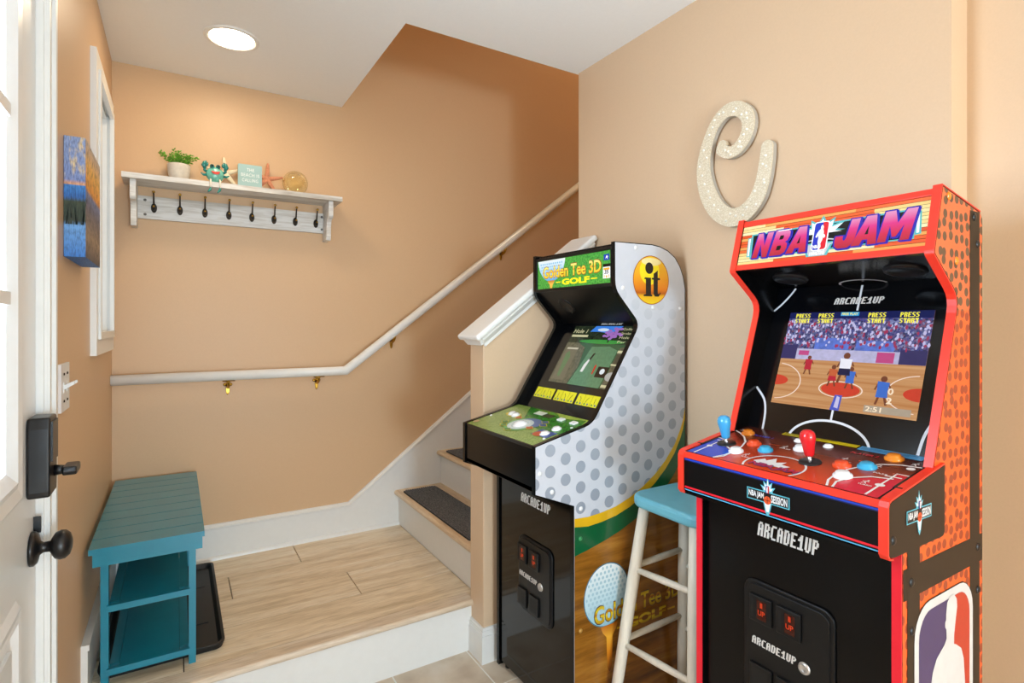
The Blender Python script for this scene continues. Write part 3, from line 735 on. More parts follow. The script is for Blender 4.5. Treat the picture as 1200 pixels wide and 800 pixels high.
tag(starfish('starfish', '', (.372, 2.876, 1.998), [.081, .070, .074, .075, .075], math.radians(86), mat('orange starfish', '#C98563', .8, var=.15, nscale=150, bmp=.4), .12, 0, .010), 'reddish brown starfish leaning between the blue sign and glass ball', 'starfish')
# beach sign
sg = thing('beach_sign', 'small pale blue square sign with white lettering on the shelf', 'sign', (.2905, 2.80, ZS))
prism('sign_block', rrect(.240, .341, ZS, ZS+.106, .005), 'Y', 2.80, 2.816, mat('pale blue sign', '#9DBDBC', .6, var=.03), sg, .0015)
fs = Frame((.240, 2.80, ZS), (1, 0, 0), (0, 0, 1)); wl_m = mat('white lettering', '#F3F3EF', .6)
for s_, u0, wd, v0 in (('THE', .036, .031, .074), ('BEACH IS', .013, .076, .050), ('CALLING', .017, .067, .026)): text('lettering', s_, fs, u0, v0, wd, .0145, .0006, wl_m, sg, bold=.0, sp=1.12)
# glass float
gf = thing('glass_float', 'hollow amber glass ball at the end of the wall shelf', 'glass ball', (.496, 2.85, ZS))
lathe('glass_shell', [(0, 0)]+[(.0585*math.sin(math.pi*k/22), .0585-.0585*math.cos(math.pi*k/22)) for k in range(1, 22)]+[(0, .117)], Frame((.496, 2.85, ZS), (1, 0, 0), (0, 1, 0)), float_m, gf, segs=36)
lathe('glass_seal', [(0, -.002), (.008, .001), (.007, .006), (0, .008)], Frame((.439, 2.843, ZS+.068), (0, 1, .2), (0, 0, 1)), mat('amber seal', '#C9A46A', .2), gf)

# ================================================================== BENCH AND TRAY
bn = thing('shoe_bench', 'teal slatted wooden shoe bench with two shelves in the corner', 'bench', (-.072, 2.47, L))
ys0, ys1, nS = 2.04, 2.893, 9; sp_ = (ys1-ys0)/nS
for k in range(nS):
    y0 = ys0+sp_*k; box('slat', -.223, .078, y0+.0022, y0+sp_-.0022, .614, .631, teal_m, bn, .004)
box('apron', -.214, .072, 2.048, 2.062, .575, .614, teal_m, bn, .002)
box('apron', -.214, .072, 2.876, 2.889, .575, .614, teal_m, bn, .002)
for x in (-.196, .034):
    for y in (2.062, 2.846): box('leg', x, x+.020, y, y+.030, L, .614, teal_m, bn, .002)
box('side_rail', -.196, -.178, 2.092, 2.846, .575, .614, teal_m, bn, .002)
box('side_rail', .036, .054, 2.092, 2.846, .575, .614, teal_m, bn, .002)
for z in (.430, .238):
    box('shelf_rail', -.180, .037, 2.054, 2.068, z, z+.019, teal_m, bn, .002)
    box('shelf_rail', -.176, .034, 2.862, 2.874, z, z+.019, teal_m, bn, .002)
    sp2 = box('shelf_panel', -.150, .008, 2.068, 2.862, z+.002, z+.015, teal_m, bn, .001)
    for a in (-.176, .009): box('shelf_stile', a, a+.025, 2.0925, 2.846, z, z+.0155, teal_m, bn, .0012)
tr = thing('boot_tray', 'shallow black rubber boot tray tucked under the teal bench', 'tray', (-.03, 2.475, L))
bm = bmesh.new(); o_ = rrect(-.21, .142, 2.100, 2.838, .03); i_ = rrect(-.201, .133, 2.109, 2.829, .024); f_ = rrect(-.190, .122, 2.120, 2.818, .018)
lv = [(rrect(-.203, .135, 2.107, 2.831, .026), 0), (o_, .019), (o_, .023), (i_, .023), (f_, .006)]
rg = [[bm.verts.new((x, y, L+z)) for x, y in pl] for pl, z in lv]; q = len(o_)
for a, b in zip(rg, rg[1:]):
    for k in range(q): bm.faces.new((a[k], a[(k+1) % q], b[(k+1) % q], b[k]))
bm.faces.new(rg[0][::-1]); bm.faces.new(rg[-1]); bmesh.ops.recalc_face_normals(bm, faces=bm.faces[:])
from_bm('tray_pan', bm, tray_m, tr)
box('tray_ridge', -.15, .10, 2.30, 2.304, L+.005, L+.0085, tray_m, tr)
box('tray_ridge', -.15, .10, 2.62, 2.624, L+.005, L+.0085, tray_m, tr)

# ================================================================== STOOL
so = thing('bar_stool', 'bar stool with aqua seat and pale wooden legs between the two arcade cabinets', 'stool', (1.36, 1.165, 0))
sb = prism('seat', rrect(1.232, 1.512, 1.022, 1.318, .062, 8), 'Z', .725, .762, aqua_m, so, .012, 3)
tops = {'ff': (1.272, 1.275), 'nf': (1.262, 1.068), 'fb': (1.452, 1.272), 'nb': (1.462, 1.07)}
bots = {'ff': (1.160, 1.318), 'nf': (1.185, 1.010), 'fb': (1.490, 1.318), 'nb': (1.515, 1.010)}
def lp(k, z): t = 1-z/.728; return Vector((tops[k][0]+(bots[k][0]-tops[k][0])*t, tops[k][1]+(bots[k][1]-tops[k][1])*t, z))
for k in tops: tube('leg', [lp(k, .728), lp(k, .5), lp(k, .2), lp(k, 0)], [.0165, .0190, .0175, .0150], stoolw_m, so, 16)
for a, b, za, zb in (('ff', 'fb', .535, .545), ('ff', 'fb', .305, .315), ('ff', 'nf', .525, .545), ('ff', 'nf', .292, .31), ('nf', 'nb', .53, .53), ('nf', 'nb', .30, .30), ('fb', 'nb', .49, .49), ('fb', 'nb', .27, .27)):
    p, q = lp(a, za), lp(b, zb); m_ = (p+q)/2; tube('rung', [p, m_, q], [.0085, .0105, .0085], stoolw_m, so, 12)

# ================================================================== shared arcade pieces
def up_logo(fr, u, v, wd, ht, lift, parent, col, inner=None, slope=0, shear=.12):
    pixel_text('brand_lettering', 'ARCADE1UP', fr, u, v, wd, ht, lift, col, parent, shear, 0)
def coin_door(fr, u, v, wd, ht, parent, slotu, slotv, btn, logo):
    cd = prism_fr('coin_door', rrect(u, u+wd, v, v+ht, .028), fr, 0, .006, blackm_m, parent, .003)
    ir = rrect(u+.009, u+wd-.009, v+.009, v+ht-.009, .022)
    prism_fr('coin_door_rim', ir, fr, .006, .0095, blackm_m, cd, .002)
    for (a, b, red) in ((slotu[0], slotv[0], 1), (slotu[1], slotv[0], 1), (slotu[0], slotv[1], 0), (slotu[1], slotv[1], 0)):
        s_ = prism_fr('coin_slot', rect(a-.028, a+.028, b-.031, b+.031), fr, .0095, .016, blackm_m, cd, .002)
        if red:
            decal('slot_gap', [rect(a-.022, a-.016, b-.022, b+.022)], fr, .0163, mat('slot dark', '#020202', .6), s_)
            decal('reject_button', [rect(a-.008, a+.016, b-.022, b+.022)], fr, .0163, lit('slot red glow', '#4A0E06', .35), s_)
            text('slot_lettering', '1', fr, a+.001, b+.006, .006, .012, .0167, lit('slot red print', '#D8401E', .55), s_, bold=.03)
            text('slot_lettering', 'UP', fr, a-.005, b-.012, .018, .012, .0167, lit('slot red print', '#D8401E', .55), s_, bold=.03)
        else:
            decal('return_opening', [rect(a-.020, a+.020, b-.022, b+.022)], fr, .0163, mat('slot dark', '#020202', .6), s_)
    ff = Frame(fr.p(btn[0], btn[1], .0095), fr.U, fr.V)
    lathe('power_button', [(0, .003), (.006, .003), (.0075, .0045), (.012, .004), (.0135, 0)], ff, mat('steel button', '#C9C8C6', .3, metal=.8, var=.2, nscale=150), cd, segs=20)
    up_logo(fr, logo[0], logo[1], logo[2], logo[3], .0099, cd, mat('silver print', '#D9D7D2', .4), None, 0)
def prism_fr(name, pts, fr, w0, w1, m, parent, bevel=0):
    bm = bmesh.new(); A = [bm.verts.new(fr.p(a, b, w0)) for a, b in pts]; B = [bm.verts.new(fr.p(a, b, w1)) for a, b in pts]
    n = len(pts); bm.faces.new(A); bm.faces.new(B[::-1])
    for i in range(n): bm.faces.new((A[i], B[i], B[(i+1) % n], A[(i+1) % n]))
    bmesh.ops.recalc_face_normals(bm, faces=bm.faces[:])
    if bevel: bev(bm, bevel)
    return from_bm(name, bm, m, parent)
def rounded(pts, idx, r, n=4):                            # round chosen corners of a polygon
    out = []
    for i, p in enumerate(pts):
        if i not in idx: out.append(p); continue
        P = Vector(p); a = Vector(pts[i-1])-P; b = Vector(pts[(i+1) % len(pts)])-P
        ra = min(r, a.length*.45, b.length*.45); A = P+a.normalized()*ra; B = P+b.normalized()*ra
        for k in range(n+1):
            t = k/n; out.append(tuple((A*(1-t)**2+P*2*t*(1-t)+B*t*t)))
    return out

# ================================================================== GOLF CABINET
gt = thing('arcade_cabinet', 'golf arcade cabinet with dimpled white side and green marquee', 'arcade cabinet', (1.29, 1.585, 0), 'arcade cabinets against the pale wall')
GN, GF = 1.348, 1.823; PT = .016
gp_raw = [(1.210, 1.569), (1.210, 1.413), (1.318, 1.301), (1.118, .990), (.900, .940), (.900, .796), (1.043, .739), (1.043, .012), (1.542, .012), (1.542, 1.425), (1.532, 1.470), (1.515, 1.505), (1.490, 1.535), (1.455, 1.556), (1.415, 1.568), (1.378, 1.572)]
gprof = rounded(gp_raw, {1, 2, 3}, .03)
prism('side_panel', gprof, 'Y', GN, GN+PT, black_m, gt, 0)
prism('side_panel', gprof, 'Y', GF-PT, GF, black_m, gt, 0)
gi0, gi1 = GN+PT, GF-PT
box('front_panel', 1.050, 1.062, gi0, gi1, .03, .745, mat('black gloss front', '#060607', .08, var=.1, spec=.4), gt)
prism('control_box_front', [(.905, .928), (.905, .80), (.917, .80), (.917, .928)], 'Y', gi0, gi1, black_m, gt, .001)
prism('control_box_base', [(.905, .802), (1.05, .744), (1.05, .756), (.905, .814)], 'Y', gi0, gi1, black_m, gt)
box('back_panel', 1.526, 1.538, gi0, gi1, .03, 1.42, black_m, gt)
box('top_panel', 1.22, 1.44, gi0, gi1, 1.552, 1.564, black_m, gt)
# marquee
gm = box('marquee', 1.218, 1.24, gi0, gi1, 1.425, 1.556, black_m, gt)
fmq = Frame((1.218, gi1, 1.425), (0, -1, 0), (0, 0, 1)); MW = gi1-gi0; MH = .131
for a, b, c_, d in ((0, MW, 0, .012), (0, MW, MH-.011, MH), (0, .007, .012, MH-.011), (MW-.007, MW, .012, MH-.011)):
    prism_fr('marquee_trim', rect(a, b, c_, d), fmq, 0, .006, blackm_m, gm, .001)
def grass_mat(name, a, b_, e, sc_=420):
    m, nt, b = nodes_of(name); n, mp, tc = noise(nt, (1, 1, 1), sc_*.35, 8)
    r = ramp(nt, n.outputs['Fac'], [(.33, hexc(a)), (.6, hexc(b_))])
    b.inputs['Roughness'].default_value = .15
    if e:
        b.inputs['Base Color'].default_value = (.02, .05, .02, 1); nt.links.new(r.outputs[0], b.inputs['Emission Color']); b.inputs['Emission Strength'].default_value = e
    else: nt.links.new(r.outputs[0], b.inputs['Base Color'])
    return m
decal('marquee_grass', [rect(.007, MW-.007, .012, MH-.011)], fmq, .001, grass_mat('lit grass print', '#1E7A24', '#52B83E', .9), gm)
bx_, by_ = .098, .128
gb = ell(bx_, by_, .088, .090, 40)
gbc = clip_poly(gb, rect(.0075, MW-.007, .012, MH-.0115))
ballm = zramp_mat('lit golf ball', [(0, '#4FA8DE'), (.4, '#A9DDF4'), (1, '#F4FBFF')], 'Z', .95)
decal('marquee_ball', [gbc], fmq, .0014, ballm, gm)
dim = []
for i in range(-7, 8):
    for j in range(-9, 2):
        u = bx_+.0135*i+(.00675 if j % 2 else 0); v = by_+.0110*j
        if ((u-bx_)/.080)**2+((v-by_)/.082)**2 < 1 and v < MH-.016: dim.append(ell(u, v, .0048, .0034, 10))
decal('marquee_dimples', dim, fmq, .0017, lit('lit dimple', '#8CC8E8', .8), gm)['kind'] = 'stuff'
teem = zramp_mat('lit tee', [(0, '#F7B733'), (.5, '#FFC94A'), (1, '#C8741A')], 'Z', .95)
decal('marquee_tee', [[(.074, .042), (.122, .042), (.116, .033), (.108, .026), (.104, .0125), (.092, .0125), (.088, .026), (.080, .033)]], fmq, .0018, teem, gm)
goldm = zramp_mat('lit gold lettering', [(0, '#F6C61E'), (.4, '#FFE92E'), (.5, '#F0A024'), (.62, '#FFE93A'), (1, '#FFF48A')], 'Z', 1.0)
odk = lit('lit letter outline', '#A33A12', .8)
text('marquee_lettering', 'Golden Tee 3D', fmq, .0430, .0490, .346, .048, .0020, odk, gm, bold=.05, slope=0)
text('marquee_lettering', 'Golden Tee 3D', fmq, .0455, .0512, .341, .0435, .0024, goldm, gm, bold=.024, slope=0)
text('marquee_lettering', 'GOLF', fmq, .166, .0205, .160, .0225, .0022, lit('lit yellow lettering', '#F4E01E', 1.0), gm, bold=.05)
decal('marquee_dash', [rect(.130, .158, .0305, .0345), rect(.334, .366, .0305, .0345)], fmq, .0022, lit('lit yellow lettering', '#F4E01E', 1.0), gm)
decal('marquee_badge', [rect(.400, .428, .088, .108)], fmq, .0022, lit('lit blue badge', '#1F3FA8', .9), gm)
decal('marquee_badge', [[(.408, .092), (.414, .104), (.422, .100), (.418, .096), (.420, .091), (.413, .097)]], fmq, .0026, lit('lit white print', '#F2F4F4', 1.0), gm)
decal('marquee_badge', [rect(.396, .432, .066, .076)], fmq, .0022, lit('lit black print', '#101010', .3), gm)
decal('marquee_badge', [rect(.396, .432, .028, .066)], fmq, .0022, lit('lit white print', '#F2F4F4', 1.0), gm)
decal('marquee_badge', [rect(.399, .429, .056, .063), rect(.401, .405, .030, .040), rect(.423, .427, .030, .040), rect(.410, .418, .030, .038)], fmq, .0025, lit('lit orange badge', '#F2A63A', 1.0), gm)
text('marquee_lettering', '35', fmq, .403, .042, .022, .014, .0027, lit('lit black print', '#101010', .3), gm, bold=.03, shear=.2)
# speaker panel under the marquee
sp3 = Vector((1.352-1.222, 0, 1.30-1.425)); fsp = Frame((1.352, gi1, 1.300), (0, -1, 0), (1.222-1.352, 0, 1.425-1.300))
prism('speaker_panel', [(1.216, 1.427), (1.353, 1.300), (1.361, 1.308), (1.224, 1.435)], 'Y', gi0, gi1, mat('black satin laminate', '#070708', .38, var=.1, spec=.25), gt)
lathe('speaker_grille', [(0, .002), (.030, .003), (.034, .005), (.037, .003), (.038, 0)], fsp, blackm_m, gt, u=.115, v=.105, segs=28)
# bezel and screen
bz0, bz1 = Vector((1.145, 0, .985)), Vector((1.354, 0, 1.310))
V = (bz1-bz0).normalized(); fgs = Frame((1.145, gi1, .985), (0, -1, 0), V)
BL = (bz1-bz0).length
bez = prism_fr('screen_bezel', rect(0, MW, 0, BL), fgs, -.012, 0, blackbez_m, gt)
# screen picture
x0, x1, v0, v1 = .090, .436, .118, .366
SW, SH = x1-x0, v1-v0
scr = decal('screen', [rect(x0, x1, v0, v1)], fgs, .0008, lit('golf screen green', '#3F6B48', .42), bez)
fS = Frame(fgs.p(x0, v0, .0008), fgs.U, fgs.V)
def sdec(name, polys, m, lift): return decal(name, [[(a*SW, b*SH) for a, b in p] for p in polys], fS, lift, m, scr)
sdec('picture_trees', [rect(0, 1, .70, 1.0)], lit('golf trees', '#2A3624', .55, var=.85), .0003)
sdec('picture_sky', [[(.30, .9), (.36, 1.0), (.78, 1.0), (.72, .92), (.6, .88), (.45, .9)]], lit('golf sky', '#3F86E8', .7), .0006)
sdec('picture_cloud', [ell(.50, .935, .09, .028, 16)], lit('golf cloud', '#D6E6F6', .7), .0008)
sdec('picture_far_green', [ell(.55, .73, .36, .035, 20)], lit('golf bright green', '#3E9A44', .6), .0008)
random.seed(21)
bl_ = [ell(.66+random.gauss(0, .07), .87+random.gauss(0, .05), .03, .022, 8) for _ in range(26)]
d_ = sdec('picture_blossom', bl_, lit('golf blossom', '#A774C4', .65), .0011); d_['kind'] = 'stuff'
sdec('picture_trunk', [[(.645, .72), (.665, .72), (.67, .84), (.65, .84)]], lit('golf trunk', '#2A2018', .4), .0010)
for q in ([(0, 0), (.33, 0), (.38, .3), (.34, .62), (.2, .70), (0, .70)], [(.86, 0), (1, 0), (1, .68), (.88, .64)]): sdec('picture_rough', [q], lit('golf rough', '#6A6650', .55, var=.45), .0004)
sdec('picture_fairway', [[(.34, 0), (.84, 0), (.86, .60), (.72, .66), (.45, .64), (.40, .3)]], lit('golf fairway', '#5F8A66', .6, var=.14), .0006)
sdec('picture_map', [rect(.03, .24, .05, .60)], lit('golf map', '#7A745E', .55), .0008)
sdec('picture_map_hole', [[(.10, .12), (.15, .10), (.17, .45), (.12, .55), (.07, .5)]], lit('golf map hole', '#6E8A5E', .5), .0011)
sdec('picture_map_bar', [rect(.05, .24, .58, .61)], lit('golf map bar', '#CFC9B4', .6), .0012)
sdec('picture_golfer', [[(.45, .22), (.49, .22), (.52, .42), (.50, .44), (.46, .34)]], lit('golf golfer white', '#E4E4E2', .7), .0011)
sdec('picture_golfer', [[(.50, .42), (.53, .42), (.56, .54), (.53, .53)]], lit('golf golfer dark', '#20241E', .4), .0012)
sdec('picture_club_box', [rect(.70, .86, .16, .33)], lit('golf club box', '#1F1A18', .4), .0011)
sdec('picture_club', [ell(.785, .255, .035, .045, 14)], lit('golf ball white', '#DDE6EA', .7), .0014)
sdec('picture_arrow', [[(.64, .2), (.66, .2), (.665, .33), (.65, .36), (.635, .33)]], lit('golf red arrow', '#C63A2A', .6), .0012)
sdec('picture_ball', [ell(.93, .19, .075, .07, 18)], lit('golf ball grey', '#B7B7B2', .6), .0012)
sdec('picture_bar', [rect(.86, 1.0, .02, .06), rect(.86, 1.0, .36, .385), rect(.87, .99, .56, .60)], lit('golf cream bar', '#D9D4A8', .6), .0012)
sdec('picture_wind', [rect(.88, .98, .38, .54)], lit('golf wind', '#5A5644', .45), .0011)
cream = lit('golf cream bar', '#D9D4A8', .6)
text('screen_lettering', 'Hole 1', fS, .02*SW, .87*SH, .24*SW, .07*SH, .0014, cream, scr, bold=.01, shear=.15)
sdec('picture_bar', [rect(.02, .30, .80, .84)], cream, .0013)
for k, s_ in enumerate(('Golfer 1', 'Strokes 1', 'Hole 1', 'Par 4')): text('screen_lettering', s_, fS, .80*SW, (.93-.07*k)*SH, .19*SW, .04*SH, .0014, cream, scr)
# brand lettering on the bezel and shot cards
up_logo(fgs, .235, .372, .115, .0125, .0012, bez, lit('faint white print', '#DDE2E6', .35), None, 0, .3)
yel = mat('yellow shot card', '#E8E01E', .3)
k_ = 0
for g in range(3):
    for j in range(3):
        u = .046+.127*g+.0385*j; v = .048
        cd_ = decal('shot_card', [rect(u, u+.0375, v, v+.042)], fgs, .0012, yel, bez)
        px_ = [(-.006, .012), (-.003, .022), (.004, .032)] if (g+j) % 3 == 0 else ([(0, .012), (.0, .022), (.0, .032)] if (g+j) % 3 == 1 else [(.004, .012), (.004, .024), (-.004, .032)])
        decal('shot_arrow', stroke([(u+.018+a, v+b) for a, b in px_], .002), fgs, .0015, blackm_m, cd_)
        decal('shot_marker', [ell(u+.010, v+.007, .004, .004, 10), ], fgs, .0015, mat('print green', '#2F8A46', .3), cd_)
        decal('shot_marker', [ell(u+.026, v+.007, .004, .004, 10)], fgs, .0015, mat('print blue', '#2C5AA8', .3), cd_)
# control deck
fd = Frame((.903, gi1, .9385), (0, -1, 0), (1.130-.903, 0, .991-.9385)); DL = (Vector((1.130, .991))-Vector((.903, .9385))).length
dk = prism_fr('control_deck', rect(0, MW, 0, DL), fd, -.012, 0, black_m, gt)
decal('deck_print', [rect(.004, MW-.001, .004, DL)], fd, .0005, grass_mat('grass print', '#6F8A3A', '#94A95A', 0, 500), dk)
decal('deck_print_dark', [[(.09, DL), (MW-.001, DL), (MW-.001, .10), (.30, .10), (.17, .15)]], fd, .0009, grass_mat('dark grass print', '#2C6A22', '#3F8A30', 0, 420), dk)
decal('deck_print_light', [[(.25, DL), (.42, DL), (MW-.001, .19), (MW-.001, DL), (.32, .20)]], fd, .0012, grass_mat('light grass print', '#7FA038', '#A8BC58', 0, 420), dk)
tbv, tbu = .096, .228
decal('trackball_print', [ell(tbu, tbv, .068, .055, 30)], fd, .0014, mat('printed green ring', '#6FAE5E', .3), dk)
decal('trackball_print', [ell(tbu+.02, tbv+.022, .062, .040, 30)], fd, .0017, mat('printed blue ring', '#5A6E9E', .3), dk)
decal('trackball_print', [ell(tbu, tbv, .054, .044, 30)], fd, .0020, mat('printed pale ring', '#C9D6D6', .3), dk)
prm = {'r': mat('printed red label', '#C0502A', .3), 'b': mat('printed blue label', '#23458C', .3), 'g': mat('printed green label', '#3E7E3C', .3), 'y': mat('printed yellow line', '#D8C22E', .3)}
for u, v, k in ((.155, .135, 'r'), (.30, .150, 'b'), (.318, .128, 'b'), (.292, .090, 'r'), (.145, .085, 'g'), (.170, .062, 'g'), (.225, .045, 'g')):
    decal('direction_label', [[(u-.024, v), (u, v-.014), (u+.024, v), (u, v+.014)]], fd, .0019, prm['y'], dk)
    decal('direction_label', [[(u-.020, v), (u, v-.011), (u+.020, v), (u, v+.011)]], fd, .0023, prm[k], dk)
fr_ = Frame(fd.p(tbu, tbv, 0), fd.U, fd.V)
lathe('trackball', [(.036*math.sin(a), -.022+.036*math.cos(a)) for a in [math.radians(x) for x in (0, 12, 24, 36, 48, 56)]], fr_, mat('white trackball', '#F4F4F4', .12, coat=.5), dk, segs=28)
lathe('trackball_ring', [(.030, .0005), (.031, .003), (.038, .0025), (.040, 0)], fr_, mat('pale ring', '#D9E0DE', .3), dk, segs=28)
wbtn = mat('white button', '#F2F2F2', .2)
def button(fr, u, v, r, m, parent, h=.009):
    f2 = Frame(fr.p(u, v, 0), fr.U, fr.V)
    o = lathe('push_button', [(0, h), (r*.62, h), (r*.70, h-.001), (r*.72, h*.55), (r*.95, h*.45), (r, h*.3), (r, 0)], f2, m, parent, segs=24); return o
for u, v in ((.090, .150), (.118, .146), (.392, .082), (.393, .128)): button(fd, u, v, .0165, wbtn, dk)
decal('button_print', [rect(.345, .43, .060, .104)], fd, .0016, prm['b'], dk)
decal('button_print', [ell(.372, .072, .026, .018, 16)], fd, .0019, prm['r'], dk)
for u, v in ((.333, .192), (.403, .190)): prism_fr('square_button', rect(u-.013, u+.013, v-.010, v+.010), fd, 0, .006, wbtn, dk, .002)
prism_fr('score_plate', rect(.170, .222, .190, .216), fd, 0, .002, mat('pale plate', '#D9DCD2', .3), dk)
prism_fr('score_plate', rect(.228, .280, .186, .210), fd, 0, .002, mat('dark plate', '#26291F', .3), dk)
decal('button_print', [ell(.10, .148, .045, .02, 18)], fd, .0014, prm['y'], dk)
decal('emblem_print', [ell(.022, .034, .014, .012, 16)], fd, .0015, mat('printed tan badge', '#B79A6A', .3), dk)
for u, v in ((.016, .10), (.425, .055), (.43, .16)): button(fd, u, v, .005, plugw_m, dk, .003)
# printed near side
fsd = Frame((0, GN, 0), (1, 0, 0), (0, 0, 1))
inner_edge = [(x, z) for x, z in gprof]
area2 = sum(gprof[i-1][0]*gprof[i][1]-gprof[i][0]*gprof[i-1][1] for i in range(len(gprof)))
side_out = shrink(gprof, .0035 if area2 > 0 else -.0035)
sprint = decal('side_print', [side_out], fsd, .0004, mat('white dimple print', '#CDD1D9', .25, var=.02, spec=.4), gt)
ylow = [(1.043, .701), (1.10, .698), (1.156, .702), (1.215, .711), (1.275, .730), (1.335, .757), (1.392, .791), (1.440, .830), (1.486, .880), (1.515, .930), (1.530, .965), (1.542, 1.005)]
glow = [(1.043, .675), (1.10, .668), (1.156, .672), (1.215, .681), (1.275, .699), (1.335, .726), (1.392, .761), (1.440, .800), (1.486, .850), (1.515, .898), (1.530, .932), (1.542, .968)]
wlow = [(1.043, .585), (1.10, .595), (1.174, .612), (1.230, .628), (1.284, .648), (1.335, .670), (1.392, .700), (1.440, .735), (1.486, .780), (1.515, .82), (1.530, .847), (1.542, .876)]
xe = lambda p: [(min(max(x, 1.0465), 1.5385), z) for x, z in p]
dots = []
for i in range(-4, 14):
    for j in range(-2, 16):
        u = 1.071+.0578*i; v = .922+.0636*(j-2)+(.0318 if i % 2 else 0)
        e = clip_poly(side_out, ell(u, v, .0190, .0190, 20)) if area2 > 0 else clip_poly(side_out[::-1], ell(u, v, .0190, .0190, 20))
        if len(e) > 3: dots.append(e)
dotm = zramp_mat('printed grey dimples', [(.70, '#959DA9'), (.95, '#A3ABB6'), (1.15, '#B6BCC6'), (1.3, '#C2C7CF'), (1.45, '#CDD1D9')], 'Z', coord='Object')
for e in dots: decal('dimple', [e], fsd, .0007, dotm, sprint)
wbot = [(1.5385, .0155), (1.0465, .0155)]
ycol = mat('printed yellow band', '#E3B21C', .22, coat=.3)
decal('side_yellow_band', [xe(ylow)+wbot], fsd, .0010, ycol, sprint)
decal('side_green_band', [xe(glow)+wbot], fsd, .0013, mat('printed green band', '#0F5A32', .22, coat=.3), sprint)
decal('side_wood_print', [xe(wlow)+wbot], fsd, .0016, gtwood_m, sprint)
bu, bv = 1.176, .436
gbm = zramp_mat('printed golf ball', [(0, '#8FC3D6'), (.5, '#C9E2EA'), (1, '#F1F6F6')], 'Z')
decal('side_ball', [ell(bu, bv, .094, .101, 40)], fsd, .0019, mat('printed ball outline', '#3E7F96', .25), sprint)
decal('side_ball', [ell(bu, bv, .091, .098, 40)], fsd, .0022, gbm, sprint)
dim = []
for i in range(-7, 8):
    for j in range(-8, 9):
        u = bu+.0165*i+(.00825 if j % 2 else 0); v = bv+.0145*j; rr = ((u-bu)/.086)**2+((v-bv)/.093)**2
        if rr < 1: dim.append(ell(u, v, .0058*(1-.35*rr), .0052, 10))
dd = decal('side_ball_dimples', dim, fsd, .0025, mat('printed ball dimple', '#A9CBD8', .25), sprint); dd['kind'] = 'stuff'
decal('side_tee', [[(1.150, .338), (1.222, .338), (1.214, .318), (1.200, .300), (1.197, .20), (1.188, .186), (1.178, .20), (1.174, .300), (1.158, .318)]], fsd, .0024, zramp_mat('printed tee', [(0, '#6A3A0C'), (.4, '#D9851E'), (.75, '#F2B23A'), (1, '#B8641A')], 'Z'), sprint)
gold = zramp_mat('printed gold lettering', [(0, '#B98A12'), (.4, '#E3C81E'), (.55, '#B5641A'), (.75, '#E8CF2A'), (1, '#D2A81E')], 'Z'); brn = mat('printed brown outline', '#4A2408', .3)
text('side_lettering', 'Golden Tee 3D', fsd, 1.122, .347, .392, .062, .0026, brn, sprint, bold=.03)
text('side_lettering', 'Golden Tee 3D', fsd, 1.125, .350, .386, .056, .0029, gold, sprint, bold=.022)
text('side_lettering', 'GOLF', fsd, 1.262, .300, .18, .034, .0027, gold, sprint, bold=.05)
decal('side_dash', [rect(1.218, 1.252, .313, .319), rect(1.450, 1.486, .313, .319)], fsd, .0027, ycol, sprint)
# oval badge with the letters i and t
ou, ov = 1.374, 1.450
decal('side_badge', [ell(ou, ov, .084, .083, 48)], fsd, .0010, mat('badge dark rim', '#A8520E', .2), sprint)
decal('side_badge', [ell(ou, ov, .081, .080, 48)], fsd, .0012, zramp_mat('badge orange', [(0, '#F2D21E'), (.16, '#F0B41A'), (.22, '#B85A10'), (.3, '#E07A14'), (.6, '#F2A81C'), (1, '#F4C62A')], 'Z'), sprint)
decal('side_badge', [ell(ou-.008, ov+.030, .046, .046, 36)], fsd, .0014, mat('badge yellow glow', '#F6E01E', .2), sprint)
decal('side_badge', [ell(ou, ov+.062, .046, .013, 24)], fsd, .0016, mat('badge pale shine', '#F1E3A0', .2), sprint)
bkp = mat('badge black letter', '#141412', .25)
decal('badge_letter', [ell(ou-.010, ov+.040, .0185, .0195, 26)], fsd, .0018, bkp, sprint)
decal('badge_letter', [[(ou-.030, ov+.008), (ou-.002, ov+.008), (ou-.002, ov-.048), (ou+.004, ov-.050), (ou+.004, ov-.055), (ou-.036, ov-.055), (ou-.036, ov-.050), (ou-.026, ov-.048), (ou-.026, ov+.002), (ou-.034, ov+.003)]], fsd, .0018, bkp, sprint)
decal('badge_letter', [[(ou+.010, ov+.022), (ou+.030, ov+.034), (ou+.030, ov+.008), (ou+.040, ov+.008), (ou+.040, ov+.002), (ou+.030, ov+.002), (ou+.030, ov-.044), (ou+.036, ov-.047), (ou+.042, ov-.040), (ou+.044, ov-.044), (ou+.034, ov-.055), (ou+.016, ov-.055), (ou+.010, ov-.046), (ou+.010, ov+.002), (ou+.002, ov+.002), (ou+.002, ov+.008), (ou+.010, ov+.008)]], fsd, .0018, bkp, sprint)
for (x, z, k) in ((1.303, 1.555, 0), (1.245, 1.420, 0), (1.382, 1.358, 0), (1.514, 1.356, 0), (.918, .858, 0), (.962, .797, 0), (1.072, .728, 0), (1.070, .636, 1), (1.070, .350, 2)):
    lathe('bolt_cap', [(0, .004), (.004, .0035), (.0068, .0015), (.0075, 0)], Frame((x, GN-.0006, z), (1, 0, 0), (0, 0, 1)), [plugw_m, mat('green plug', '#2E8A50', .3), mat('tan plug', '#B88A3A', .3)][k], gt, segs=14)
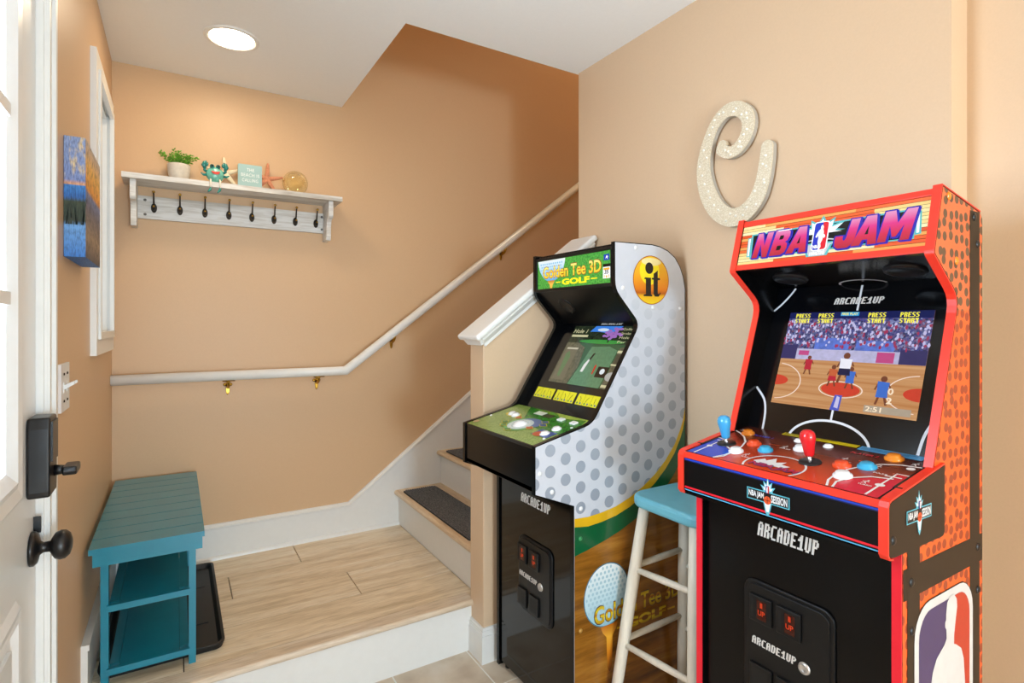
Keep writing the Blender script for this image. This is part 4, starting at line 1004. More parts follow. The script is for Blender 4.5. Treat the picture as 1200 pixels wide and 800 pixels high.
# front lettering and coin door
fgf = Frame((1.050, gi1, 0), (0, -1, 0), (0, 0, 1))
up_logo(fgf, gi1-1.660, .672, .178, .032, .0008, gt, mat('silver print', '#D9D7D2', .4), None, .0, .1)
coin_door(fgf, gi1-1.668, .296, .205, .262, gt, (gi1-1.633, gi1-1.560), (.497, .345), (gi1-1.524, .420), (gi1-1.656, .416, .11, .017))
for y in (GN+.03, GF-.03):
    for x in (1.08, 1.5): lathe('levelling_foot', [(0, 0), (.015, 0), (.015, .012), (0, .012)], Frame((x, y, 0), (1, 0, 0), (0, 1, 0)), blackm_m, gt, segs=12)

# ================================================================== BASKETBALL CABINET
nb = thing('arcade_cabinet', 'basketball arcade cabinet with orange pebbled side and red edges', 'arcade cabinet', (1.35, .74, 0), 'arcade cabinets against the pale wall')
NN, NF = .503, .980; CN, CF = .497, .986
np_raw = [(1.339, 1.584), (1.300, 1.444), (1.414, 1.357), (1.296, 1.010), (1.167, .99), (1.167, .012), (1.537, .012), (1.537, 1.535), (1.525, 1.548)]
nprof = rounded(np_raw, {2}, .035); nprof = rounded(nprof, {1}, .006)
prism('side_panel', nprof, 'Y', NN, NN+PT, black_m, nb)
prism('side_panel', nprof, 'Y', NF-PT, NF, black_m, nb)
ni0, ni1 = NN+PT, NF-PT; NW = ni1-ni0
ia = [i for i, p in enumerate(nprof)]
front_edge = [(1.527, 1.5495), (1.339, 1.5855)]+[p for p in nprof[1:] if p[1] > 1.0 and p[0] < 1.45]
low_edge = [(1.167, .885), (1.167, .012)]
for y0 in (NN-.0004, NF-PT-.0004):
    edge_band('edge_moulding', front_edge, y0, y0+PT+.0008, .003, red_m, nb, -1)
    edge_band('edge_moulding', low_edge, y0, y0+PT+.0008, .003, redd_m, nb, -1)
cprof = rounded([(1.106, .974), (1.106, .878), (1.120, .872), (1.332, .872), (1.332, 1.014)], {0, 2, 3}, .012)
for y0 in (CN, CF-PT):
    prism('control_side', cprof, 'Y', y0, y0+PT, mat('dark brown laminate', '#2E241A', .35, var=.05, spec=.2), nb)
    edge_band('edge_moulding', [(1.332, 1.0155), (1.117, .9775), (1.108, .974), (1.1045, .966), (1.1045, .880), (1.110, .8725), (1.122, .8705)], y0-.0003, y0+PT+.0003, .0035, red_m, nb, -1)
# panels
box('front_panel', 1.180, 1.192, ni0, ni1, .03, .875, mat('black satin front', '#070708', .22, var=.1, spec=.25), nb)
cf = box('control_box_front', 1.108, 1.120, ni0-.006, ni1+.006, .876, .966, mat('black satin panel', '#08080A', .3, var=.1, spec=.25), nb)
box('control_box_base', 1.108, 1.20, ni0-.006, ni1+.006, .870, .880, black_m, nb)
box('back_panel', 1.522, 1.533, ni0, ni1, .03, 1.52, black_m, nb)
prism('top_panel', [(1.35, 1.572), (1.525, 1.538), (1.525, 1.526), (1.35, 1.56)], 'Y', ni0, ni1, black_m, nb)
fcf = Frame((1.108, ni1+.006, .876), (0, -1, 0), (0, 0, 1)); CW = NW+.012
decal('front_stripe', [rect(0, CW, .080, .084)], fcf, .0004, mat('printed royal blue', '#1F45C8', .3), cf)
decal('front_stripe', [rect(0, CW, .0775, .080)], fcf, .0004, mat('printed dark blue', '#101E5A', .3), cf)
decal('front_stripe', [rect(0, CW, .009, .0135)], fcf, .0004, redd_m, cf)
decal('front_stripe', [rect(0, CW, .0035, .0060)], fcf, .0004, mat('printed sky blue', '#5AB4E0', .3), cf)
prism('deck_lip', [(1.1045, .9765), (1.1045, .962), (1.109, .962), (1.116, .9785)], 'Y', ni0-.006, ni1+.006, red_m, nb)
# session badge (front and side)
cyanp = mat('printed cyan', '#5FBFD2', .3); wp = mat('white print', '#EDEFF0', .3); kp = mat('black print', '#0D0D0F', .3); orp = mat('printed orange ball', '#E0562A', .3)
def session(fr, u, v, wd, parent, lift=.0005):            # u, v is the centre of the badge
    k = wd/.10
    st_ = []
    for i, (a, r) in enumerate([(20, .012), (38, .022), (52, .014), (66, .026), (80, .018), (90, .036), (100, .018), (114, .026), (128, .014), (142, .022), (160, .012)]):
        st_.append((u+k*r*1.05*math.cos(math.radians(a)), v+k*(.012+r*math.sin(math.radians(a)))))
    bd = decal('badge', [st_+[(u-.012*k, v+.01*k), (u+.012*k, v+.01*k)]], fr, lift, cyanp, parent)
    decal('badge_star', [[(u+(a-u)*.72, v+.012*k+(b-v-.012*k)*.8) for a, b in st_]], fr, lift+.0003, wp, bd)
    fr2 = [rect(u-.052*k, u+.052*k, v-.013*k, v+.013*k)]
    decal('badge_frame', fr2, fr, lift+.0006, cyanp, bd)
    decal('badge_plate', [rect(u-.0495*k, u+.0495*k, v-.0108*k, v+.0108*k)], fr, lift+.0009, kp, bd)
    decal('badge_hoop', [[(u-.011*k, v-.010*k), (u+.011*k, v-.010*k), (u+.005*k, v-.034*k), (u, v-.042*k), (u-.005*k, v-.034*k)]], fr, lift+.0008, cyanp, bd)
    decal('badge_hoop', [[(u-.008*k, v-.011*k), (u+.008*k, v-.011*k), (u+.003*k, v-.032*k), (u-.003*k, v-.032*k)]], fr, lift+.0010, wp, bd)
    decal('badge_ball', [ell(u, v-.006*k, .009*k, .009*k, 18)], fr, lift+.0014, orp, bd)
    decal('badge_ball', stroke([(u-.008*k, v-.006*k), (u+.008*k, v-.006*k)], .0008*k)+stroke([(u, v+.002*k), (u, v-.014*k)], .0008*k), fr, lift+.0017, kp, bd)
    text('badge_lettering', 'NBA JAM', fr, u-.047*k, v-.0085*k, .038*k, .017*k, lift+.0014, wp, bd, bold=.03)
    text('badge_lettering', 'SESSION', fr, u+.009*k, v-.0085*k, .038*k, .017*k, lift+.0014, wp, bd, bold=.03)
    decal('badge_emblem', [rrect(u-.004*k, u+.004*k, v+.010*k, v+.026*k, .0015*k)], fr, lift+.0014, mat('printed blue field', '#2C3A9A', .3), bd)
    decal('badge_emblem', [rrect(u+.0005*k, u+.004*k, v+.010*k, v+.026*k, .0012*k)], fr, lift+.0017, mat('printed red field', '#D03030', .3), bd)
    decal('badge_emblem', [[(u-.0015*k, v+.011*k), (u+.0015*k, v+.012*k), (u+.001*k, v+.020*k), (u+.0018*k, v+.024*k), (u-.001*k, v+.024*k), (u-.002*k, v+.018*k)]], fr, lift+.0020, wp, bd)
session(fcf, ni1+.006-.739, .044, .098, cf)
fns = Frame((0, CN, 0), (1, 0, 0), (0, 0, 1))
session(fns, 1.220, .936, .098, nb)
# deck
D0, D1 = Vector((1.108, .9775)), Vector((1.356, 1.019)); fnd = Frame((D0.x, ni1, D0.y), (0, -1, 0), (D1.x-D0.x, 0, D1.y-D0.y)); NDL = (D1-D0).length
nd = prism_fr('control_deck', rect(-.006, NW+.006, 0, NDL), fnd, -.012, -.0003, black_m, nb)
def U(y): return ni1-y
def VV(x): return (x-D0.x)*NDL/(D1.x-D0.x)
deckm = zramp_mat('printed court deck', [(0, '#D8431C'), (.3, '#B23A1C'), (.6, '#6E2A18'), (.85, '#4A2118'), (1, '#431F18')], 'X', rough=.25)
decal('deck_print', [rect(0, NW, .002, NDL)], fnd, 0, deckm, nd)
blu = mat('printed court blue', '#1E48C4', .25); crim = mat('printed court red', '#D2142E', .25); wln = mat('printed white line', '#EDEBEA', .3)
kl = clip_poly([(0, .002), (0, VV(1.235)), (U(.945), VV(1.235)), (U(.945), VV(1.22))]+ell(U(.965), .002, U(.965)*0+.095, VV(1.168), 16, 0, 90, 0)[:], rect(0, NW, .002, NDL))
decal('court_blue_key', [[(0, .002), (.078, .002), (.092, .022), (.092, .045), (.078, .065), (.05, .082), (.020, .088), (.020, .128), (0, .128)]], fnd, .0004, blu, nd)
decal('court_red_key', [[(NW, .002), (NW-.080, .002), (NW-.086, .03), (NW-.075, .06), (NW-.05, .085), (NW-.022, .098), (NW-.022, .128), (NW, .128)]], fnd, .0004, crim, nd)
lines = [stroke([(.08, .002), (.094, .022), (.094, .046), (.080, .068), (.052, .086), (.018, .092)], .0045),
    stroke([(.020, .004), (.020, .126), (0, .126)], .0045), stroke([(.008, .110), (.034, .108)], .004), [ell(.020, .064, .008, .006, 14)],
    stroke([(NW-.082, .002), (NW-.089, .03), (NW-.078, .063), (NW-.052, .090), (NW-.016, .101)], .0045),
    stroke([(NW-.022, .004), (NW-.022, .130), (NW, .130)], .0045), stroke([(NW-.036, .110), (NW-.006, .112)], .004), [ell(NW-.022, .060, .009, .007, 14)],
    stroke([(U(.886), .002), (U(.874), .03), (U(.871), .06), (U(.876), .10), (U(.890), .135), (U(.915), .165), (U(.94), .185), (U(.964), .198)], .0045),
    stroke([(U(.612), .002), (U(.624), .03), (U(.627), .06), (U(.622), .10), (U(.608), .135), (U(.586), .163), (U(.555), .18), (U(.52), .186)], .0045),
    stroke(ell(U(.748), .035, .066, .060, 30, 0, -33, 213), .0045)]
for k, l_ in enumerate(lines): decal('court_line', l_, fnd, .0008+.00008*(k % 3), wln, nd)
decal('instruction_strip', [rect(U(.852), U(.668), NDL-.022, NDL-.002)], fnd, .0011, mat('yellow instruction strip', '#E2C814', .3), nd)
decal('instruction_strip', [rect(U(.664), U(.535), NDL-.030, NDL-.004)], fnd, .0011, mat('blue instruction strip', '#5AA9DE', .3), nd)
for k in range(3):
    decal('instruction_line', [rect(U(.848), U(.72+.02*k), NDL-.008-.005*k, NDL-.006-.005*k)], fnd, .0014, kp, nd)
    decal('instruction_line', [rect(U(.658), U(.548+.015*k), NDL-.012-.006*k, NDL-.010-.006*k)], fnd, .0014, mat('dark blue print', '#1D4F86', .3), nd)
text('deck_lettering', 'PLAYER 1', fnd, U(.905), VV(1.292), .055, .010, .0010, mat('blue print', '#2340B8', .3), nd, bold=.03, shear=.15)
text('deck_lettering', 'PLAYER 2', fnd, U(.665), VV(1.300), .058, .010, .0010, mat('red print', '#C21A2A', .3), nd, bold=.03, shear=.15)
def little(s_, u, v, wd, m): text('deck_lettering', s_, fnd, u, v, wd, .0055, .0010, m, nd, bold=.01)
opm = mat('orange print', '#D8501E', .3)
for s_, x, y, m_ in (('PASS', 1.245, .80, wln), ('SHOOT', 1.255, .835, opm), ('TURBO', 1.150, .84, wln), ('PASS', 1.218, .578, wln), ('BLOCK', 1.262, .628, opm), ('STEAL', 1.230, .548, opm), ('TURBO', 1.150, .575, wln), ('SHOOT', 1.240, .66, wln)): little(s_, U(y), VV(x), .026, m_)
for (x, y) in ((1.165, .568), (1.30, .537), (1.255, .655), (1.25, .585), (1.315, .95), (1.255, .795), (1.165, .835)):
    u, v = U(y), VV(x); decal('player_icon', [ell(u+.003, v+.010, .0022, .0022, 8)]+stroke([(u-.004, v-.006), (u, v), (u+.002, v+.007)], .002)+stroke([(u-.006, v+.005), (u+.002, v+.006), (u+.007, v+.003)], .0016)+stroke([(u, v), (u+.005, v-.006)], .0018), fnd, .0010, wln, nd)
# court emblem
em = decal('deck_emblem', [[(U(.765)+a, .030+b) for a, b in ((-.035, .01), (-.02, .03), (-.012, .022), (0, .045), (.012, .022), (.03, .035), (.028, .018), (.05, .015), (.04, .0), (-.03, .0))]], fnd, .0011, wln, nd)
text('deck_lettering', 'NBA JAM', fnd, U(.801), .009, .118, .026, .0014, mat('dark blue print', '#1B2A8C', .3), em, bold=.06, shear=.2)
text('deck_lettering', 'NBA JAM', fnd, U(.799), .011, .114, .022, .0018, mat('crimson print', '#D0204A', .3), em, bold=.01, shear=.2)
# buttons and joysticks
orb = mat('orange button', '#F08A1E', .22, coat=.3); reo = mat('red orange button', '#EE4F22', .22, coat=.3); cyb = mat('cyan button', '#35AAD6', .22, coat=.3); whb = mat('white button', '#F2F2F2', .2)
for x, y, m_, r in ((1.297, .922, orb, .0165), (1.236, .862, reo, .0175), (1.214, .816, cyb, .0175), (1.171, .866, whb, .0175), (1.219, .640, reo, .0185), (1.169, .612, whb, .0185), (1.239, .599, cyb, .0185), (1.312, .580, orb, .0185), (1.262, .757, whb, .0165), (1.312, .792, whb, .011), (1.312, .720, whb, .011)):
    o_ = button(fnd, U(y), VV(x), r, m_, nd, .011 if r > .012 else .006)
decal('deck_dot', [ell(U(.533), VV(1.274), .008, .008, 16)], fnd, .0012, wln, nd)
def joystick(x, y, m_):
    f2 = Frame(fnd.p(U(y), VV(x), 0), fnd.U, fnd.V)
    j = lathe('joystick', [(0, .003), (.0225, .003), (.0235, .001), (.0235, 0)], f2, mat('dust washer', '#1A1A1C', .4), nd, segs=28)
    lathe('shaft', [(.004, .002), (.004, .02), (0, .02)], f2, mat('steel shaft', '#C4C4C6', .25, metal=1), j, segs=12)
    lathe('handle', [(0, .016), (.0095, .0165), (.0105, .020), (.0130, .040), (.0162, .054), (.0162, .062), (.0138, .069), (.0085, .0735), (0, .075)], f2, m_, j, segs=24)
joystick(1.206, .920, mat('blue joystick', '#3FA6DC', .2, coat=.4)); joystick(1.203, .700, mat('red joystick', '#DE2028', .2, coat=.4))
# bezel
B0, B1 = Vector((1.351, 1.016)), Vector((1.499, 1.404)); fnb = Frame((B0.x, ni1, B0.y), (0, -1, 0), (B1.x-B0.x, 0, B1.y-B0.y)); NBL = (B1-B0).length
nz = prism_fr('screen_bezel', rect(0, NW, 0, NBL), fnb, -.010, 0, blackbez_m, nb)
def vb(z): return (z-B0.y)*NBL/(B1.y-B0.y)
lw = mat('bezel white line', '#D9DCE2', .3)
bl = [stroke(ell(U(.745), vb(1.005), .098, .062, 26, 0, 10, 170), .006), stroke([(U(.745), vb(1.065)), (U(.745), vb(1.092))], .005),
    stroke(catmull([(U(.553), vb(1.02)), (U(.547), vb(1.06)), (U(.535), vb(1.09)), (U(.521), vb(1.11))], 4), .006), stroke(catmull([(U(.917), vb(1.018)), (U(.920), vb(1.06)), (U(.932), vb(1.095)), (U(.963), vb(1.125))], 4), .006),
    stroke(catmull([(U(.963), vb(1.338)), (U(.945), vb(1.355)), (U(.925), vb(1.38)), (U(.912), vb(1.401))], 4), .0055), stroke([(U(.735), vb(1.335)), (U(.735), vb(1.40))], .005)]
for l_ in bl: decal('bezel_line', l_, fnb, .0006, lw, nz)
up_logo(fnb, U(.797), vb(1.352), .118, .018, .0010, nz, mat('silver print', '#D9D7D2', .4), kp, .03, .15)
# speaker panel
S0, S1 = Vector((1.500, 1.405)), Vector((1.316, 1.447)); fnp = Frame((S0.x, ni1, S0.y), (0, -1, 0), (S1.x-S0.x, 0, S1.y-S0.y)); NSL = (S1-S0).length
nsp = prism_fr('speaker_panel', rect(0, NW, 0, NSL), fnp, -.010, 0, black_m, nb)
for u in (.085, NW-.085): lathe('speaker_grille', [(0, .001), (.034, .002), (.036, .006), (.041, .006), (.044, 0)], fnp, blackm_m, nsp, u=u, v=.085, segs=32)
decal('panel_lines', stroke(ell(U(.735), 0.0, .055, .035, 20, 0, 0, 180), .005), fnp, .0006, lw, nsp)
# marquee
M0, M1 = Vector((1.305, 1.446)), Vector((1.3435, 1.581)); fnm = Frame((M0.x, ni1, M0.y), (0, -1, 0), (M1.x-M0.x, 0, M1.y-M0.y)); NMH = (M1-M0).length
nm = prism_fr('marquee', rect(0, NW, .001, NMH), fnm, -.014, -.001, black_m, nb)
prism_fr('marquee_trim', rect(0, NW, 0, .015), fnm, -.001, .004, red_m, nm, .001)
prism_fr('marquee_trim', rect(0, NW, NMH-.015, NMH), fnm, -.001, .004, red_m, nm, .001)
E1 = .85
strips = ['#F3D98E', '#E8622E', '#F6E3A6', '#EFA95A', '#F4DC96', '#E0562A', '#F1CE84', '#F6E7B4', '#E9703A', '#F3D690', '#EDA054', '#F5E1A2', '#E65E30']
vv = .015; hS = (NMH-.030)/13; random.seed(9)
for k in range(13):
    a = 0
    for j, b_ in enumerate((.12+.25*random.random(), .6+.2*random.random(), 1)):
        cset = strips[(k*2+j*5) % 13]
        decal('court_plank_print', [rect(a*NW, b_*NW, vv+hS*k+.0004, vv+hS*(k+1)-.0004)], fnm, .0002, lit('lit plank '+cset, cset, E1), nm); a = b_
def um(y): return ni1-y
lk = lit('lit black print', '#101010', .3); lc = lit('lit teal outline', '#58B7BC', .9); lwht = lit('lit white print', '#F2F4F4', 1.0)
decal('marquee_plate', [[(.034, .030), (.420, .034), (.416, .103), (.030, .100)], ], fnm, .0006, lc, nm)
for q, m_, l_ in (([(.024, .036), (.034, .036), (.030, .092), (.020, .090)], lc, .0007), ([(.420, .042), (.432, .044), (.428, .096), (.416, .096)], lc, .0007), ([(.0265, .039), (.0315, .039), (.028, .089), (.0225, .087)], lwht, .0009), ([(.423, .046), (.428, .047), (.425, .093), (.420, .093)], lwht, .0009)):
    decal('marquee_plate', [q], fnm, l_, m_, nm)
decal('marquee_plate', [[(.039, .034), (.416, .037), (.412, .099), (.035, .096)]], fnm, .0009, lk, nm)
sx = um(.744); sy = .075
stp = []
for i, (a, r) in enumerate([(10, .050), (22, .034), (34, .058), (46, .034), (60, .052), (74, .034), (90, .053), (106, .034), (120, .052), (134, .034), (146, .058), (158, .034), (170, .050)]): stp.append((sx+r*1.15*math.cos(math.radians(a)), sy-.005+r*.98*math.sin(math.radians(a))))
decal('marquee_star', [stp], fnm, .0012, lc, nm)
decal('marquee_star', [[(sx+(a-sx)*.88, sy-.003+(b-sy)*.88) for a, b in stp]], fnm, .0015, lwht, nm)
decal('marquee_hoop', [[(sx-.040, .052), (sx+.034, .052), (sx+.022, .018), (sx-.028, .018)]], fnm, .0014, lc, nm)
decal('marquee_hoop', [[(sx-.034, .048), (sx+.028, .048), (sx+.016, .019), (sx-.022, .019)]], fnm, .0017, lit('lit net grey', '#C9CDD2', .8), nm)
decal('marquee_hoop', stroke(ell(sx-.003, .052, .042, .008, 24), .003, True), fnm, .0019, lit('lit net grey', '#C9CDD2', .8), nm)
text('marquee_lettering', 'HANGTIME', fnm, sx-.020, .020, .036, .010, .0021, lwht, nm, bold=.03)
def league(fr, u0, u1, v0, v1, lift, parent, wmat, bmat, rmat, full=True):   # emblem with a dribbling silhouette
    wd, ht = u1-u0, v1-v0; r = wd*.2
    decal('emblem', [rrect(u0, u1, v0, v1, r)], fr, lift, wmat, parent)
    bw = wd*.07
    decal('emblem', [rrect(u0+bw, u1-bw, v0+bw, v1-bw, r*.8)], fr, lift+.0003, bmat, parent)
    sil = [(.58, 0.0), (.66, .10), (.60, .22), (.70, .34), (.72, .44), (.80, .40), (.88, .46), (.84, .52), (.74, .56), (.72, .66), (.66, .74), (.68, .82), (.60, .90), (.52, .90), (.46, .84), (.48, .76), (.36, .70), (.24, .60), (.16, .48), (.24, .44), (.36, .52), (.40, .42), (.38, .28), (.46, .12), (.48, 0.0)]
    right = [(.60, 1.0), (1, 1), (1, 0), (.60, 0), (.62, .2), (.66, .4), (.70, .6), (.64, .8)]
    cl_ = rrect(u0+bw, u1-bw, v0+bw, v1-bw, r*.8)
    S = lambda pts: [(u0+bw+(wd-2*bw)*a, v0+bw+(ht-2*bw)*b) for a, b in pts]
    rr = clip_poly(S(right), cl_)
    decal('emblem', [rr], fr, lift+.0006, rmat, parent)
    decal('emblem', [S(sil)], fr, lift+.0009, wmat, parent)
lb, lr = lit('lit blue field', '#2233B8', .95), lit('lit red field', '#D8202E', .95)
league(fnm, sx-.019, sx+.019, .031, .106, .0023, nm, lwht, lb, lr)
text('marquee_lettering', 'NBA', fnm, sx-.014, .037, .016, .009, .0036, lwht, nm, bold=.04)
pk = zramp_mat('lit pink lettering', [(1.474, '#BE0020'), (1.498, '#E2044A'), (1.520, '#F02A92'), (1.545, '#F29CD0')], 'Z', .9, coord='Object')
lbl = lit('lit royal outline', '#2A24A8', .9)
GLY = {'N': ([[(0, 0), (0, 1), (.30, 1), (.62, .48), (.62, 1), (1, 1), (1, 0), (.70, 0), (.36, .54), (.36, 0)]], []),
       'B': ([[(0, 0), (0, 1), (.72, 1), (.94, .90), (.98, .72), (.90, .56), (.78, .51), (.94, .44), (1, .28), (.94, .10), (.72, 0)]], [[(.36, .62), (.36, .78), (.58, .78), (.62, .70), (.58, .62)], [(.36, .20), (.36, .38), (.60, .38), (.64, .29), (.60, .20)]]),
       'A': ([[(0, 0), (.32, 1), (.70, 1), (1, 0), (.66, 0), (.61, .18), (.40, .18), (.35, 0)]], [[(.44, .36), (.51, .66), (.57, .36)]]),
       'J': ([[(.56, 1), (1, 1), (1, .30), (.92, .10), (.74, 0), (.26, 0), (.08, .10), (0, .30), (0, .44), (.38, .44), (.38, .34), (.46, .26), (.54, .30), (.56, .40)]], []),
       'M': ([[(0, 0), (0, 1), (.32, 1), (.50, .58), (.68, 1), (1, 1), (1, 0), (.72, 0), (.72, .50), (.56, .14), (.44, .14), (.28, .50), (.28, 0)]], [])}
def glyph(ch, u, v, wd, ht, sh=.16):
    T = lambda P, g: [(u+a*wd+sh*b*ht, v+b*ht) for a, b in P]
    return [T(P, 0) for P in GLY[ch][0]], [T(P, 0) for P in GLY[ch][1]]
def fat(poly, d):
    a_ = sum(poly[i-1][0]*poly[i][1]-poly[i][0]*poly[i-1][1] for i in range(len(poly)))
    return shrink(poly, -d if a_ > 0 else d)
for s_, u, wd, v, ht in (('N', .042, .043, .030, .068), ('B', .092, .043, .031, .068), ('A', .137, .052, .032, .068), ('J', .253, .045, .030, .069), ('A', .294, .054, .032, .069), ('M', .349, .062, .033, .071)):
    P, Hh = glyph(s_, u, v, wd, ht)
    lt = decal('marquee_letter', [fat(p, .0042) for p in P], fnm, .0026, lbl, nm)
    decal('letter_shade', [[(a+.003, b-.0015) for a, b in fat(p, .0035)] for p in P], fnm, .0024, lbl, lt)
    decal('letter_face', P, fnm, .0032, pk, lt)
    for h_ in Hh: decal('letter_counter', [h_], fnm, .0036, lk, lt)
    decal('letter_top_edge', [[(u+wd*.12+.16*ht, v+ht*.965), (u+wd*.95+.16*ht, v+ht*.965), (u+wd*.97+.16*ht, v+ht), (u+wd*.12+.16*ht, v+ht)]] if s_ in 'NB' else [], fnm, .0036, lwht, lt) if s_ in 'B' else None
# game screen
x0, x1, v0, v1 = U(.910), U(.566), vb(1.089), vb(1.332); SW, SH = x1-x0, v1-v0
def crowd_mat():
    m, nt, b = nodes_of('screen crowd')
    tc = nt.nodes.new('ShaderNodeTexCoord'); v = nt.nodes.new('ShaderNodeTexVoronoi'); v.inputs['Scale'].default_value = 210
    nt.links.new(tc.outputs['Object'], v.inputs['Vector'])
    sp = nt.nodes.new('ShaderNodeSeparateColor'); nt.links.new(v.outputs['Color'], sp.inputs[0])
    r = ramp(nt, sp.outputs[0], [(0, hexc('#1B1B4A')), (.25, hexc('#3A3F9A')), (.45, hexc('#5A5AA8')), (.6, hexc('#8C4A6A')), (.75, hexc('#9AA6E0')), (1, hexc('#2A2F7A'))])
    b.inputs['Base Color'].default_value = (.02, .02, .02, 1); b.inputs['Roughness'].default_value = .1
    nt.links.new(r.outputs[0], b.inputs['Emission Color']); b.inputs['Emission Strength'].default_value = .62; return m
def court_mat():
    m, nt, b = nodes_of('screen court'); n, mp, tc = noise(nt, (1, .05, 3), 60, 5)
    r = ramp(nt, n.outputs['Fac'], [(.3, hexc('#C98448')), (.7, hexc('#E2AC74'))])
    b.inputs['Base Color'].default_value = (.02, .02, .02, 1); b.inputs['Roughness'].default_value = .1
    nt.links.new(r.outputs[0], b.inputs['Emission Color']); b.inputs['Emission Strength'].default_value = .75; return m
ns = decal('screen', [rect(x0, x1, v0, v1)], fnb, .0010, court_mat(), nz)
fN = Frame(fnb.p(x0, v0, .0010), fnb.U, fnb.V)
def nd_(name, polys, m, lift): return decal(name, [[(a*SW, b*SH) for a, b in p] for p in polys], fN, lift, m, ns)
nd_('picture_crowd', [rect(0, 1, .50, 1)], crowd_mat(), .0003)
nd_('picture_top_bar', [rect(0, 1, .93, 1.0)], lit('screen navy', '#20265E', .6), .0006)
nd_('picture_boards', [rect(0, 1, .485, .60)], lit('screen boards', '#B7B4D6', .7, var=.15), .0006)
for q in (rect(0, .12, .485, .64), rect(.84, 1, .485, .62)): nd_('picture_boards', [q], lit('screen dark boards', '#3A356E', .5), .0009)
for q in (rect(.25, .5, .60, .72), rect(.55, .8, .60, .70)): nd_('picture_boards', [q], lit('screen blue stand', '#5A74CC', .65, var=.3), .0008)
for q in (rect(.70, .81, .49, .59), rect(.14, .22, .53, .58)): nd_('picture_boards', [q], lit('screen pink sign', '#C44A86', .65), .0011)
nd_('picture_crowd_figures', [ell(random.random(), .64+.26*random.random(), .006+.005*random.random(), .012+.012*random.random(), 6) for _ in range(170)], lit('screen pale figures', '#C9C6EC', .65), .0010)['kind'] = 'stuff'
nd_('picture_crowd_figures', [ell(random.random(), .62+.28*random.random(), .006+.005*random.random(), .012+.012*random.random(), 6) for _ in range(90)], lit('screen red figures', '#A8325A', .6), .0011)['kind'] = 'stuff'
rd = lit('screen red circle', '#C8402E', .75); lnw = lit('screen court line', '#EFD8C8', .75)
nd_('picture_circle', [ell(.50, .205, .135, .068, 30)], rd, .0006)
for q in (stroke(ell(.50, .205, .150, .078, 36), .008, True), stroke(ell(.0, .24, .20, .19, 30, 0, -84, 84), .008), stroke(ell(1.0, .22, .20, .17, 30, 0, 96, 264), .008)): nd_('picture_court_line', q, lnw, .0008)
for q in (ell(.0, .25, .10, .055, 20, 0, -90, 90), ell(1.0, .22, .10, .06, 20, 0, 90, 270)): nd_('picture_key', [q], rd, .0007)
nd_('picture_logo', [[(.455, 0), (.52, 0), (.525, .15), (.475, .15)]], lit('screen blue logo', '#4A5AC0', .7), .0009)
nd_('picture_logo', [[(.48, .03), (.51, .02), (.512, .13), (.49, .14)]], lit('screen pale figures', '#C9C6EC', .65), .0012)
def player(u, v, s, shirt, short):
    skn = lit('screen skin', '#7A4632', .6)
    for q in ([ell(u, v+.16*s, .014*s, .02*s, 10)], stroke([(u-.01*s, v+.06*s), (u-.020*s, v)], .010*s), stroke([(u+.010*s, v+.06*s), (u+.024*s, v)], .010*s), stroke([(u-.018*s, v+.14*s), (u-.032*s, v+.09*s)], .007*s), stroke([(u+.018*s, v+.14*s), (u+.034*s, v+.10*s)], .007*s)): nd_('picture_player', q, skn, .0014)
    nd_('picture_player', [[(u-.022*s, v+.08*s), (u+.022*s, v+.08*s), (u+.026*s, v+.14*s), (u-.024*s, v+.145*s)]], shirt, .0016)
    nd_('picture_player', [[(u-.024*s, v+.045*s), (u+.026*s, v+.045*s), (u+.022*s, v+.085*s), (u-.022*s, v+.085*s)]], short, .0018)
sr, sb_, swh, sk_ = lit('screen red shirt', '#B8283A', .7), lit('screen blue shirt', '#3E6EC8', .7), lit('screen white shirt', '#E6E6F0', .75), lit('screen dark trousers', '#23264E', .5)
player(.235, .33, 1.1, sr, sr); player(.43, .23, 1.2, lit('screen orange shirt', '#C4603A', .7), sr); player(.505, .27, 1.7, swh, sk_); player(.555, .22, 1.2, sb_, sb_); player(.775, .10, 1.5, sb_, sb_)
yl = lit('screen yellow text', '#F2E84A', .9)
for u in (.055, .235, .595, .80):
    pixel_text('screen_lettering', 'PRESS', fN, u*SW, .938*SH, .115*SW, .046*SH, .0016, yl, ns); pixel_text('screen_lettering', 'START', fN, u*SW, .880*SH, .115*SW, .046*SH, .0016, yl, ns)
nd_('picture_banner', [rect(.40, .53, .955, .995)], lit('screen cyan banner', '#2E9AD8', .8), .0012)
text('screen_lettering', 'FREE PLAY', fN, .408*SW, .962*SH, .115*SW, .026*SH, .0016, yl, ns, bold=.02)
nd_('picture_score', [rect(.68, .965, .02, .085)], lit('screen score box', '#B7A894', .6), .0012)
text('screen_lettering', '2:51', fN, .69*SW, .03*SH, .10*SW, .045*SH, .0016, lit('screen cream text', '#F0DCC0', .8), ns, bold=.02)
text('screen_lettering', '0', fN, .81*SW, .20*SH, .035*SW, .06*SH, .0019, lit('screen cream text', '#F0DCC0', .8), ns, bold=.03)
text('screen_lettering', '2', fN, .81*SW, .115*SH, .035*SW, .06*SH, .0019, lit('screen cream text', '#F0DCC0', .8), ns, bold=.03)
